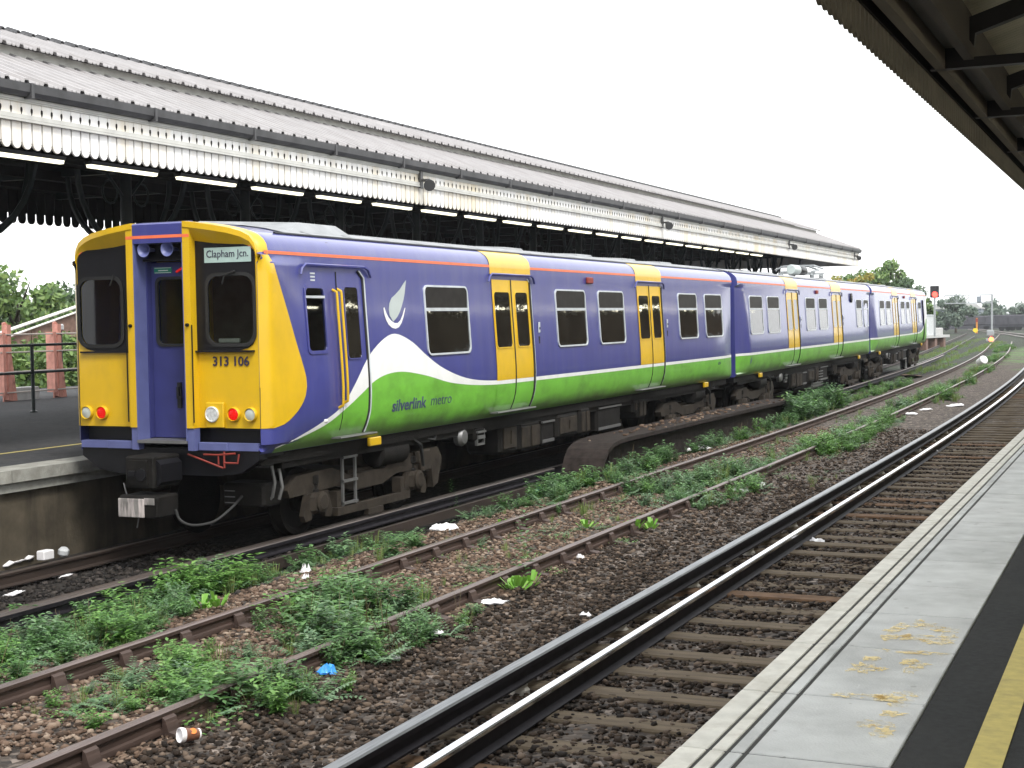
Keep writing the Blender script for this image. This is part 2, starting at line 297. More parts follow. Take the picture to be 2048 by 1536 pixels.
def arrmesh(name, V, F, mats, parent=None, mi=None):   # numpy arrays, all faces the same size
    me = bpy.data.meshes.new(name); nf, k = F.shape
    me.vertices.add(len(V)); me.vertices.foreach_set('co', V.astype(np.float32).ravel())
    me.loops.add(nf*k); me.loops.foreach_set('vertex_index', F.astype(np.int32).ravel())
    me.polygons.add(nf); me.polygons.foreach_set('loop_start', (np.arange(nf)*k).astype(np.int32)); me.polygons.foreach_set('loop_total', np.full(nf, k, np.int32))
    for m in mats: me.materials.append(M[m])
    if mi is not None: me.polygons.foreach_set('material_index', mi.astype(np.int32))
    me.update(calc_edges=True); me.validate()
    o = bpy.data.objects.new(name, me); COL.objects.link(o)
    if parent: o.parent = parent
    return o
def lerp(a, b, t): return a+(b-a)*t
def interp(x, T): return float(np.interp(x, [t[0] for t in T], [t[1] for t in T]))
def smooth_interp(T):                             # monotone-ish cubic through points
    xs = [t[0] for t in T]; ys = [t[1] for t in T]; n = len(xs)
    m = [0]*n
    for i in range(n):
        a = max(i-1, 0); b = min(i+1, n-1); m[i] = (ys[b]-ys[a])/(xs[b]-xs[a])
    def f(x):
        if x <= xs[0]: return ys[0]
        if x >= xs[-1]: return ys[-1]
        i = max(k for k in range(n) if xs[k] <= x); i = min(i, n-2); h = xs[i+1]-xs[i]; t = (x-xs[i])/h
        return (2*t**3-3*t*t+1)*ys[i]+(t**3-2*t*t+t)*h*m[i]+(-2*t**3+3*t*t)*ys[i+1]+(t**3-t*t)*h*m[i+1]
    return f
def bend(y, s=12.):                               # the tracks curve away to the left
    if y <= s: return 0.
    if y < 90: return .000506*(y-s)**2
    return .000506*(90-s)**2+.00101*(90-s)*(y-90)
def ylist(a, b, step0=1., far=25., step1=3.):
    L = []; y = a
    while y < b: L.append(y); y += step0 if y < far else step1
    L.append(b); return L
def txt(name, body, size, loc, rot, m, parent, sx=1., bold=0., align='LEFT'):
    c = bpy.data.curves.new(name, 'FONT'); c.body = body; c.size = size; c.extrude = .0015; c.offset = bold; c.align_x = align; c.resolution_u = 3
    c.materials.append(M[m]); tmp = bpy.data.objects.new(name, c); COL.objects.link(tmp); dg = bpy.context.evaluated_depsgraph_get()
    me = bpy.data.meshes.new_from_object(tmp.evaluated_get(dg)); bpy.data.objects.remove(tmp); me.name = name
    o = bpy.data.objects.new(name, me); COL.objects.link(o); o.rotation_euler = rot
    o.location = Vector(loc)+Vector((0, 0, parent['drop'] if parent and 'drop' in parent else 0)); o.scale = (sx, 1, 1)
    if parent: o.parent = parent
    return o
# ------------------------------------------------------------------ ground
def gz(x, y):
    xx = x+bend(y); z = interp(xx, [(-3, -.40), (1.6, -.40), (2.3, -.24), (2.7, -.19), (5.1, -.19), (5.6, -.23), (6.2, -.21), (6.6, -.168), (9, -.168)])
    return z
xs = list(np.arange(-3, 12.01, .25)); xs = [-900, -400, -150, -70, -40, -25, -15, -9, -6, -4]+xs+[15, 25, 60, 150, 500, 900]
ys = [-60, -30, -18]+list(np.arange(-12, 30, .5))+list(np.arange(30, 150, 3))+[160, 180, 220, 300, 450, 700, 1100, 1600]
g = MB(); nx = len(xs)
for y in ys:
    for x in xs: g.v.append((x, y, gz(x, y)+(.02*math.sin(x*7.3+y*3.1)*math.sin(y*2.3-x) if abs(x) < 12 and y < 30 else 0)))
for j in range(len(ys)-1):
    for i in range(nx-1): a = j*nx+i; g.f.append((a, a+1, a+1+nx, a+nx)); g.m.append(0)
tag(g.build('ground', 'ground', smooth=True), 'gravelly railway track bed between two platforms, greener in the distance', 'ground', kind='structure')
# loose ballast stones, scattered as one mass each
def stones(name, label, matn, boxes, size):
    t = (1+5**.5)/2; ico = np.array([(-1,t,0),(1,t,0),(-1,-t,0),(1,-t,0),(0,-1,t),(0,1,t),(0,-1,-t),(0,1,-t),(t,0,-1),(t,0,1),(-t,0,-1),(-t,0,1)])/1.9
    F = np.array([(0,11,5),(0,5,1),(0,1,7),(0,7,10),(0,10,11),(1,5,9),(5,11,4),(11,10,2),(10,7,6),(7,1,8),(3,9,4),(3,4,2),(3,2,6),(3,6,8),(3,8,9),(4,9,5),(2,4,11),(6,2,10),(8,6,7),(9,8,1)])
    P = []
    for x0, x1, y0, y1, dens in boxes:
        n = int((x1-x0)*(y1-y0)*dens); q = rng.random((n, 2)); x = x0+(x1-x0)*q[:,0]; y = y0+(y1-y0)*q[:,1]
        P.append(np.stack([x, y, [gz(a, b) for a, b in zip(x, y)]], 1))
    P = np.concatenate(P); n = len(P)
    s = size*(.4+1.25*rng.random((n,1))**2.2)*np.stack([1+.5*rng.random(n), 1+.5*rng.random(n), .6+.35*rng.random(n)], 1)
    a = rng.random(n)*2*PI; c, si = np.cos(a), np.sin(a)
    V = ico[None]*(.62+.72*rng.random((n, 12, 1)))*s[:,None,:]
    X = V[...,0]*c[:,None]-V[...,1]*si[:,None]; Y = V[...,0]*si[:,None]+V[...,1]*c[:,None]
    V = np.stack([X, Y, V[...,2]], 2)+P[:,None,:]+np.array([0,0,.004])+np.stack([np.zeros(n), np.zeros(n), .012*rng.random(n)], 1)[:,None,:]
    FF = (F[None]+12*np.arange(n)[:,None,None]).reshape(-1, 3)
    return tag(arrmesh(name, V.reshape(-1, 3), FF, [matn]), label, 'gravel', kind='stuff')
stones('brown_gravel', 'brown ballast stones between and beside the two rusty rails', 'gravp', [(1.75, 4.95, -7.2, 1, 720), (1.75, 4.8, 1, 9, 430), (2.1, 4.7, 9, 20, 190)], .017)
stones('dark_gravel', 'dark ballast stones around the polished near rail', 'gravd', [(4.75, 6.45, -9.5, 1, 720), (4.7, 6.45, 1, 9, 400), (4.6, 6.4, 9, 20, 180), (6.5, 9.1, -9.5, 2, 480), (6.5, 9.1, 2, 16, 260), ], .0175)
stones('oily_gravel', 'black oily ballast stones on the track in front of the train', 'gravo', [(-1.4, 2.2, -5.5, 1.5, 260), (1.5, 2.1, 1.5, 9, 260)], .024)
# ------------------------------------------------------------------ sleepers of the near track
sb = MB(); sb.bbox(-1.28, 1.28, -.115, .115, -.1, .02, .015); sp0 = sb.build('sleeper', 'sleeper')
sb = MB(); sb.bbox(-1.28, 1.28, -.115, .115, -.1, .02, .015); spo = sb.build('sleeper', 'sleepero')
first = {0: True, 1: True}
for i in range(78):
    y = -9.7+.63*i; k = 1 if random.random() < .14 else 0; src = (sp0, spo)[k]
    o = src if first[k] else src.copy()
    if not first[k]: COL.objects.link(o)
    first[k] = False
    o.location = (7.61-bend(y, 8)+random.uniform(-.03, .03), y+random.uniform(-.03, .03), -.161+random.uniform(-.014, .006)); o.rotation_euler = (0, 0, math.atan2(bend(y+1, 8)-bend(y-1, 8), 2)+random.uniform(-.012, .012)-.02)
    tag(o, 'orange rust-stained sleeper half buried in gravel beside the near platform' if k else 'grey-brown sleeper half buried in gravel beside the near platform', 'sleeper', 'rust-stained sleepers of the near track' if k else 'grey-brown sleepers of the near track')
# ------------------------------------------------------------------ rails
FB = [(-.07,-.15),(.07,-.15),(.07,-.138),(.014,-.122),(.012,-.04),(.034,-.03),(.036,-.008),(.028,0),(-.028,0),(-.036,-.008),(-.034,-.03),(-.012,-.04),(-.014,-.122),(-.07,-.138)]
BH = [(-.03,-.145),(.03,-.145),(.034,-.125),(.03,-.108),(.011,-.1),(.011,-.048),(.033,-.038),(.035,-.01),(.026,0),(-.026,0),(-.035,-.01),(-.033,-.038),(-.011,-.048),(-.011,-.1),(-.03,-.108),(-.034,-.125)]
CR = [(-.06,-.14),(.06,-.14),(.06,-.125),(.02,-.11),(.018,-.06),(.046,-.05),(.05,-.012),(.04,0),(-.04,0),(-.05,-.012),(-.046,-.05),(-.018,-.06),(-.02,-.11),(-.06,-.125)]
def rail(name, X, z, prof, y0, y1, mats, label, cat='rail', s=12., headmin=-.012, group=None):
    b = MB(); L = ylist(y0, y1, 1.5, 25, 3.); n = len(prof); rings = []
    for y in L:
        d = math.atan2(bend(y+.5, s)-bend(y-.5, s), 1.); c, si = math.cos(d), math.sin(d); x = X-bend(y, s)
        rings.append([(x+px*c, y+px*si, z+pz) for px, pz in prof])
    b.loft(rings, True, True)
    k = 0
    for i in range(len(L)-1):
        for j in range(n):
            if prof[j][1] >= headmin and prof[(j+1)%n][1] >= headmin: b.m[i*n+j] = 1
    return tag(b.build(name, mats, smooth=True, ang=30), label, cat, group)
def chairs(r, X, z, y0, y1, step, s=12.):
    cb = MB(); cb.prism([(-.13,-.17),(.19,-.17),(.17,-.135),(.085,-.12),(.06,-.045),(.038,-.03),(.034,-.1),(-.034,-.1),(-.038,-.03),(-.06,-.045),(-.07,-.12),(-.13,-.135)], 1, -.06, .06)
    c0 = None; y = y0
    while y < y1:
        o = cb.build('rail_chair', 'rust', r) if c0 is None else c0.copy()
        if c0 is None: c0 = o
        else: COL.objects.link(o); o.parent = r
        o.location = (X-bend(y, s), y, z); y += step
r = rail('rusty_rail', 3.27, -.03, BH, -11, 150, ['rust', 'rusttop'], 'rusty disused rail nearer the train, rising out of gravel and weeds'); chairs(r, 3.27, -.03, -9.6, 9, .76)
r = rail('rusty_rail', 4.73, -.03, BH, -11, 110, ['rust', 'rusttop'], 'rusty disused rail in front of the weeds, nearer the polished rail'); chairs(r, 4.73, -.03, -9.5, 9, .76)
rail('conductor_rail', 6.5, .05, CR, -11, 95, ['raildark', 'condtop'], 'wide dark grey conductor rail just left of the polished rail', s=8.)
rail('running_rail', 6.865, 0, FB, -11, 110, ['raildark', 'railshine'], 'shiny silver rail of the near track', s=8., headmin=-.031)
rail('running_rail', 8.37, 0, FB, -11, 100, ['raildark', 'railshine'], 'rail tucked under the edge of the near platform', s=8., headmin=-.009)
rail('running_rail', -.75, -.2, FB, -9, 170, ['rustdark', 'rustdtop'], 'brown rail running under the train beside the far platform wall')
rail('running_rail', .75, -.2, FB, -9, 150, ['raildark', 'rustdtop'], 'dark rail under the wheels on the near side of the train')
rail('conductor_rail', 1.17, -.11, CR, -9, 9.0, ['raildark', 'rustdtop'], 'dark conductor rail along the near side of the train')
rail('conductor_rail', 1.17, -.11, CR, 26, 76, ['raildark', 'rusttop'], 'far conductor rail running on beyond the ramp under the last coaches')
rail('guard_rail', 1.47, -.22, [(-.03,-.12),(.03,-.12),(.03,0),(-.03,0)], -6, 8.8, ['rustdark', 'rustdtop'], 'rusty flat bar low beside the dark conductor rail', cat='rail')
for k in range(14): b = MB(); y = -9+2.1*k; b.lathe((6.5-bend(y, 8), y, -.17), (0,0,1), [(.07,0),(.07,.03),(.05,.05),(.055,.07),(.04,.08)], 10); b.build('insulator', 'porc', parent=[o for o in COL.objects if o.get('label', '').startswith('wide dark grey')][0])
# far crossing rails
for k, off in enumerate((0, 1.5)):
    b = MB(); pts = [(-13+off, 197), (-10+off, 183), (-6.8+off, 165), (-3.4+off, 148), (-1.8+off, 138), (0+off, 128)]
    b.tube([(x, y, -.08) for x, y in pts], .07, 6); tag(b.build('crossing_rail', 'rusttop'), ['rail crossing the tracks in the far distance, left of the pair', 'rail crossing the tracks in the far distance, right of the pair'][k], 'rail')
# ------------------------------------------------------------------ near platform
pl = thing('near_platform', 'near platform with grooved white edge, pale slabs and dark asphalt', 'platform', (9.3, -9, 0))
def W(b, name, m, par): o = b.build(name, m); o.parent = par; o.matrix_parent_inverse = Matrix.Translation(-Vector(par.location)); return o
J = [-13.6, -12.7, -11.8, -10.9, -10.02, -9.1, -8.24, -7.31, -6.5, -5.67, -4.77]
while J[-1] < 80: J.append(J[-1]+.89)
b = MB(); bs = MB(); bj = MB()
for a, c in zip(J, J[1:]):
    for x0, x1, bb in ((8.985, 9.084, bs), (9.098, 9.152, bs), (9.166, 9.216, b), (9.232, 9.715, b)):
        dz = random.uniform(-.0015, .0015); bb.bbox(x0, x1, a+.007, c-.007, .80, .9+dz, .004)
bj.box(8.99, 9.71, -14, 80, .79, .8955)
W(b, 'paving_slab', 'slab', pl); W(bs, 'white_edge', 'cream', pl); W(bj, 'joint_bed', 'joint', pl)
b = MB(); b.box(9.722, 14, -14, 80, .6, .892); W(b, 'asphalt_surface', 'asphalt', pl)
b = MB(); b.box(9.95, 10.065, -14, 80, .80, .8965); W(b, 'yellow_line', 'yline', pl)
b = MB(); b.box(9.15, 14, -14, 80, -.4, .595); W(b, 'platform_wall', 'wall', pl)
b = MB()
def blob(b, cx, cy, rx, ry, z, rough=.3, n=14):
    ph = random.random()*6; vs = [(cx, cy, z)]
    for k in range(n):
        t = 2*PI*k/n; q = 1+rough*(random.random()-.5)*2; vs.append((cx+rx*q*math.cos(t), cy+ry*q*math.sin(t), z))
    b.add(vs, [(0, k+1, (k+1) % n+1) for k in range(n)])
for cx, cy, rx, ry in [(9.41,-6.80,.03,.07),(9.385,-6.92,.03,.045),(9.385,-7.08,.03,.06),(9.50,-6.74,.045,.05),(9.56,-6.79,.05,.045),(9.62,-6.83,.045,.04),(9.47,-6.66,.02,.03),
  (9.46,-7.02,.025,.035),(9.52,-7.05,.06,.05),(9.60,-7.08,.055,.06),(9.64,-6.98,.03,.06),(9.52,-7.36,.05,.022),(9.6,-7.35,.06,.03),(9.41,-7.36,.03,.02),
  (9.55,-7.55,.025,.05),(9.58,-7.70,.02,.05),(9.605,-7.57,.03,.05),(9.38,-7.54,.03,.04),(9.385,-7.72,.05,.07),(9.46,-7.72,.02,.03),
  (9.40,-8.20,.04,.03),(9.50,-8.19,.05,.03),(9.58,-8.19,.06,.045),(9.63,-8.1,.04,.03),(9.62,-8.28,.03,.03),(9.62,-8.42,.035,.035),(9.55,-8.62,.03,.03),(9.6,-8.58,.05,.03),(9.63,-8.69,.03,.05)]:
    blob(b, cx, cy, rx*1.35, ry*1.35, .9035, .4, 22)
W(b, 'worn_yellow_marking', 'wornyel', pl)
# ------------------------------------------------------------------ far (left) platform
fp = thing('island_platform', 'island platform beyond the train with stained wall and stone coping', 'platform', (-4, 0, -.4))
PE = lambda y: -1.62-bend(y)
L = ylist(-14, 92, 2., 25, 4.)
b = MB(); rings = []
for y in L: x = PE(y); rings.append([(x-.13, y, .55), (x-.13, y, -.45), (-17-bend(y), y, -.45), (-17-bend(y), y, .55)])
b.loft(rings, True, True); W(b, 'platform_wall', 'wall', fp)
b = MB()
for y0, y1 in zip(np.arange(-14, 92, 1.2), np.arange(-12.8, 93, 1.2)):
    a = y0+.006; c = y1-.006; b.add([(PE(a), a, .62), (PE(a)-.45, a, .62), (PE(a)-.45, a, .765), (PE(a), a, .765), (PE(c), c, .62), (PE(c)-.45, c, .62), (PE(c)-.45, c, .765), (PE(c), c, .765)],
        [(0,1,2,3),(4,7,6,5),(0,3,7,4),(3,2,6,7),(0,4,5,1)])
W(b, 'coping', 'coping', fp)
b = MB(); rings = []
for y in L: rings.append([(PE(y)-.455, y, .56), (PE(y)-.455, y, .76), (-17-bend(y), y, .76), (-17-bend(y), y, .56)])
b.loft(rings, True, True); W(b, 'asphalt_surface', 'lasphalt', fp)
b = MB()
for y0, y1 in zip(L, L[1:]): b.add([(PE(y0)-1.72, y0, .764), (PE(y0)-1.82, y0, .764), (PE(y1)-1.82, y1, .764), (PE(y1)-1.72, y1, .764)], [(0, 3, 2, 1)])
W(b, 'yellow_line', 'yline', fp)
b = MB()   # brick corbel course under the coping
rings = [[(PE(y)-.06, y, .5), (PE(y)-.06, y, .615), (PE(y)-.3, y, .615), (PE(y)-.3, y, .5)] for y in L]
b.loft(rings, True, True); W(b, 'corbel_course', 'coping', fp)
b = MB()   # end ramp of the platform with its supports
e = 92; b.prism([(e, .55), (e, .78), (111, .55), (111, .35)], 0, PE(e)-3.2, PE(e)); W(b, 'end_ramp', 'concrete', fp)
for y in (93, 98, 103, 108): b = MB(); b.box(PE(e)-3, PE(e)-.1, y, y+1.2, -.45, .6-(y-92)*.008); W(b, 'ramp_support', 'brick', fp)
# ------------------------------------------------------------------ far (left) canopy
CY0, CY1 = -13., 55.
can = thing('station_canopy', 'long white station canopy over the island platform beyond the train', 'canopy', (-5.8, 21, .76))
def corr(b, pts, y0, y1, pitch=.335, h=.045, th=.02):
    ysn = []; y = y0
    while y < y1: k_ = pitch/.335; ysn += [(y, 0), (y+.055*k_, 0), (y+.065*k_, h*.3), (y+.085*k_, h*.3), (y+.095*k_, 0), (y+.135*k_, 0), (y+.145*k_, h*.3), (y+.165*k_, h*.3), (y+.175*k_, 0), (y+.22*k_, 0), (y+.24*k_, h), (y+.30*k_, h), (y+.318*k_, 0)]; y += pitch
    ysn.append((min(y, y1), 0)); n = len(pts)
    top = [[(x, yy, z+hh) for x, z in pts] for yy, hh in ysn]; b.loft(top, False)
    b.loft([[(x, yy, z+hh-th) for x, z in reversed(pts)] for yy, hh in ysn], False)
    for i in range(len(ysn)-1):
        (ya, ha), (yb, hb) = ysn[i], ysn[i+1]
        for q in (0, -1):
            x, z = pts[q]; b.add([(x, ya, z+ha), (x, yb, z+hb), (x, yb, z+hb-th), (x, ya, z+ha-th)], [(0, 1, 2, 3)])
b = MB(); corr(b, [(-1.93, 5.375), (-4.02, 6.18)], CY0, CY1); W(b, 'lower_roof_sheet', 'roofs', can)
b = MB(); corr(b, [(-3.78, 6.29), (-5.75, 6.975)], CY0, CY1); W(b, 'upper_roof_sheet', 'roofs', can)
b = MB(); corr(b, [(-9.7, 5.44), (-7.6, 6.13)], CY0, CY1, 1.34, .04); corr(b, [(-7.85, 6.22), (-5.87, 6.93)], CY0, CY1, 1.34, .04); W(b, 'rear_roof_sheet', 'roofs', can)
b = MB(); corr(b, [(-5.62, 6.975), (-5.81, 7.04), (-6.0, 6.975)], CY0, CY1, .335, .05); W(b, 'ridge_capping', 'gutter', can)
b = MB(); b.box(-4.02, -3.97, CY0, CY1, 6.14, 6.31); b.box(-7.7, -7.65, CY0, CY1, 6.1, 6.24); W(b, 'roof_step', 'valg', can)
b = MB(); b.prism([(-2.0, 5.2), (-1.93, 5.2), (-1.88, 5.25), (-1.87, 5.35), (-1.9, 5.35), (-1.92, 5.27), (-1.98, 5.27), (-2.0, 5.35)], 1, CY0, CY1)
for y in np.arange(CY0+1, CY1, 2.4): b.box(-2.01, -1.862, y, y+.05, 5.18, 5.36)
W(b, 'gutter', 'gutter', can)
b = MB(); b.box(-2.06, -2.0, CY0, CY1, 5.14, 5.31); b.box(-2.035, -1.985, CY0, CY1, 5.16, 5.195); b.box(-2.02, -1.975, CY0, CY1, 4.905, 4.935); b.box(-2.03, -1.985, CY0, CY1, 4.94, 4.99); W(b, 'moulding', 'valg', can)
b = MB(); y = CY0
P_ = .178
while y < CY1-.1:
    a, c = y+.007, y+P_-.007; mid = (a+c)/2; r_ = (c-a)/2
    a2, c2 = a-.003, c+.003; a += .005; c -= .005; poly = [(a2, 5.2), (a2, 4.92), (a, 4.92), (a, 4.66), (a+.012, 4.655)]+[(mid-r_*.92*math.cos(t), 4.655-.075*math.sin(t)) for t in np.linspace(.15, PI-.15, 7)]+[(c-.012, 4.655), (c, 4.66), (c, 4.92), (c2, 4.92), (c2, 5.2)]
    c += .005; b.k = 0; b.prism(poly, 0, -2.05, -2.025)
    b.k = 1; b.prism([(c+.007-.016, 5.045), (c+.007, 5.0), (c+.007+.016, 5.045), (c+.007+.014, 5.075), (c+.007, 5.085), (c+.007-.014, 5.075)], 0, -2.03, -2.018)
    y += P_
W(b, 'valance', ['valw', 'dwood'], can)
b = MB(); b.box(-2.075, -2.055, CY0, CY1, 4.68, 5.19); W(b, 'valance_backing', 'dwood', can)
b = MB(); y = CY0
while y < CY1-.1:   # far valance seen from inside against the sky, backlit dark put in its colour
    a, c = y+.03, y+.24; mid = (a+c)/2
    b.prism([(a, 5.2), (a, 4.62)]+[(mid-.105*math.cos(t), 4.62-.1*math.sin(t)) for t in np.linspace(.1, PI-.1, 6)]+[(c, 4.62), (c, 5.2)], 0, -10.62, -10.59); y += .27
b.box(-10.66, -10.63, CY0, CY1, 4.74, 5.3)
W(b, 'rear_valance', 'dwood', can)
b = MB(); b.prism([(-2.1, 5.2), (-10.6, 5.2), (-10.6, 5.3), (-8, 5.75), (-3.6, 5.75), (-2.1, 5.3)], 1, CY0, CY1); W(b, 'shade_ceiling', 'dwood', can)  # dark sheet standing for the unlit underside of the roof
b = MB(); b.prism([(-1.95, 5.42), (-4.0, 6.15), (-5.8, 6.95), (-7.6, 6.15), (-9.7, 5.42), (-9.7, 5.25), (-1.95, 5.25)], 1, CY1-.12, CY1-.06); W(b, 'gable_end', 'valg', can)
b = MB(); b.prism([(-2.05, 4.62), (-2.05, 5.2), (-10.6, 5.2), (-10.6, 4.62)], 1, CY1-.05, CY1-.02); W(b, 'end_valance', 'valw', can)
cols = [6.75-3.65*k for k in range(5, -1, -1)]+[6.75+3.65*k for k in range(1, 14)]
cm = MB(); cm.lathe((0,0,0), (0,0,1), [(.17,0),(.17,.3),(.12,.38),(.11,2.9),(.15,2.95),(.15,3.05),(.1,3.1),(.1,4.5)], 14)
bm_ = MB()
for s in (-1, 1):
    path = [(0, s*(.1+1.15*math.sin(t)), 3.05+1.25*(1-math.cos(t))) for t in np.linspace(0, PI/2, 8)]; bm_.tube(path, .05, 6)
    bm_.tube([(0, s*.1, 3.9), (0, s*.6, 4.35)], .03, 6); bm_.tube([(0, s*.42+.2*math.cos(q_), 3.95+.2*math.sin(q_)) for q_ in np.linspace(0, 2*PI, 13)], .02, 5)
    path = [(s*(.1+1.15*math.sin(t)), 0, 3.05+1.25*(1-math.cos(t))) for t in np.linspace(0, PI/2, 8)]; bm_.tube(path, .05, 6)
b2 = MB(); b2.box(-3.6, 4.7, -.06, .06, 4.3, 4.45)
c0 = None
for y in cols:
    src = c0
    o = cm.build('column', 'dgreen', smooth=True) if c0 is None else c0[0].copy()
    q = bm_.build('bracket', 'dgreen', smooth=True) if c0 is None else c0[1].copy()
    z_ = b2.build('cross_beam', 'dgreen') if c0 is None else c0[2].copy()
    if c0 is None: c0 = (o, q, z_)
    else:
        for t_ in (o, q, z_): COL.objects.link(t_)
    for t_ in (o, q, z_): t_.parent = can; t_.location = (0, y-21, 0)
    z_.location = (-1.0, y-21, 0)
b = MB()
for x in (-3.4, -4.6, -7.2, -8.6): b.box(x-.05, x+.05, CY0, CY1-.2, 4.98, 5.15)
b.tube([(-3.0, CY0, 4.72), (-3.0, 45, 4.72)], .025, 6); b.tube([(-4.2, CY0, 4.8), (-4.2, 45, 4.8)], .035, 6)
W(b, 'longitudinal_beam', 'dwood', can)
# fluorescent lamps in a row
lm = MB(); lm.k = 0; lm.prism([(-.07, .05), (.07, .05), (.055, .0), (-.055, .0)], 1, 0, 1.52); lm.k = 1; lm.prism([(-.05, 0), (.05, 0), (.035, -.045), (-.035, -.045)], 1, .02, 1.5); lm.k = 0; lm.box(-.01, .01, .2, .22, .06, .4); lm.box(-.01, .01, 1.28, 1.3, .06, .4)
NL = 20
for k in range(-3, NL):
    y = 2.37+2.035*(k-1) if k < 14 else 2.37+2.035*(k-1)
    if k == -3: l0 = o = lm.build('strip_light', ['cambody', 'tube'])
    else: o = l0.copy(); COL.objects.link(o)
    o.location = (-3.0, y, 4.66); i_ = k+1
    tag(o, 'lit fluorescent strip light in the long row hanging behind the white valance', 'strip light', 'strip lights under the island canopy')
b = MB(); b.box(-5.9, -5.86, 14.2, 15.0, 3.55, 3.68); l2 = l0.data.copy(); l2.materials[1] = M['tube2']
t_ = thing('departure_display', 'amber lit departure display under the dark island canopy', 'display', (-5.85, 14.6, 3.5)); W(b, 'lit_rows', 'orangelamp', t_)
b = MB(); b.bbox(-6.1, -5.92, 14.0, 15.2, 3.45, 3.78, .02); b.tube([(-6, 14.6, 3.7), (-6, 14.6, 5.0)], .03, 6); W(b, 'casing', 'cambody', t_)
# small loudspeakers / cameras on the valance
for k, (px_, y_, lab) in enumerate([(0, 10.5, 'dark loudspeaker on the white valance above the leading coach'), (0, 25.2, 'dark loudspeaker on the white valance near the middle of the canopy'), (0, 40.7, 'small dark loudspeaker on the white valance towards the canopy end'), (0, 53.8, 'small dark loudspeaker at the far corner of the white canopy')]):
    t_ = thing('loudspeaker', lab, 'loudspeaker', (-1.98, y_, 4.98)); s_ = 1.0
    b = MB(); b.lathe((.16, 0, -.02), (.5, -.75, -.35), [(.04,-.1),(.07,-.08),(.09,.08),(.11,.1),(.11,.12)], 12); o = b.build('horn', 'cambody', t_, True)
    b = MB(); b.box(-.02, .02, -.05, .05, -.1, .35); b.box(0, .18, -.03, .03, .02, .07); b.build('bracket', 'cambody', t_)
# ------------------------------------------------------------------ near (right) canopy
rc = thing('platform_canopy', 'dark canopy overhead at the upper right with scalloped edge boards', 'canopy', (11, -4, .9))
b = MB(); y = -14.
while y < 62:
    a, c = y+.013, y+.127; mid = (a+c)/2
    b.prism([(a, 4.62), (a, 4.06)]+[(mid-.064*math.cos(t), 4.06-.06*math.sin(t)) for t in np.linspace(.1, PI-.1, 6)]+[(c, 4.06), (c, 4.62)], 0, 8.955, 8.98); y += .14
W(b, 'edge_boards', 'cbeam', rc)
b = MB(); b.box(8.985, 9.0, -14, 62, 4.2, 4.62); W(b, 'fascia', 'dwood', rc)
b = MB(); b.box(9.06, 9.13, -14, 62, 4.2, 4.34); W(b, 'eaves_beam', 'cbeam', rc)
b = MB(); b.box(9.0, 9.3, -14, 62, 4.345, 4.6); b.box(9.26, 9.33, -14, 62, 4.25, 4.345); W(b, 'gutter', 'cbeamd', rc)
b = MB(); corr(b, [(8.9, 4.63), (13.5, 6.1)], -14, 78, .1, .02, .01); W(b, 'roof_sheet', 'csheet', rc)
tb = MB(); tb.box(9.02, 14, -.05, .05, 4.2, 4.27); tb.prism([(9.12, 4.27), (9.32, 4.27), (9.34, 4.44), (14, 5.93), (14, 6.06), (9.12, 4.5)], 1, -.05, .05)
for i, y in enumerate([-12, -8.95, -5.9, -2.85, .1, 3.3, 6.4, 9.5, 12.6, 15.7, 18.8, 22, 25, 28, 31, 34]):
    if i == 0: t0 = o = tb.build('roof_truss', 'sigblack')
    else: o = t0.copy(); COL.objects.link(o)
    o.parent = rc; o.location = (-11, y+4, -.9)
b = MB(); corr(b, [(13.5, 6.1), (18.1, 4.63)], -14, 78, .4, .02, .01); W(b, 'rear_roof_sheet', 'csheet', rc)
b = MB(); b.box(18.1, 18.2, -14, 62, 4.0, 4.63); W(b, 'rear_valance', 'dwood', rc)
for i in range(34):
    o = l0.copy(); o.data = l2; COL.objects.link(o); o.location = (11.6, -12+2.4*i, 4.1); tag(o, 'lit fluorescent strip light under the dark near canopy, seen only mirrored in the train windows', 'strip light', 'strip lights under the near canopy')
# platform building and covered footbridge that the train windows mirror
t_ = thing('platform_building', 'brown brick waiting room on the near platform, out of the frame', 'building', (14.2, 25, .6))
b = MB(); b.box(0, 3, -22, 52, 0, 3.6); b.build('wall', 'brick', t_); b = MB()
for k in range(16): b.box(-.05, 0, -20+4.4*k, -18.4+4.4*k, 1.0, 2.4)
b.build('window', 'dglass', t_)
t_ = thing('covered_footbridge', 'covered footbridge across the tracks behind the viewpoint', 'footbridge', (0, -34, 0))
b = MB(); b.box(-40, 40, -3, 3, 4.6, 8.2); b.build('span', 'brick', t_); b = MB(); b.prism([(-3.4, 8.2), (3.4, 8.2), (0, 9.4)], 0, -40, 40); b.build('roof', 'gutter', t_)
for x in (-12, -4.2, 5.4, 14): b = MB(); b.box(x-.6, x+.6, -2.5, 2.5, -.4, 4.6); b.build('pier', 'brick', t_)
b = MB(); b.box(-40, 40, -14, -13.6, -.3, 5); tag(b.build('unseen_dark_wall', 'brick'), 'long dark wall added unseen behind the viewpoint for the glass to mirror', 'wall').location = (0, -34, 0)  # unseen wall added to darken what the cab glass mirrors
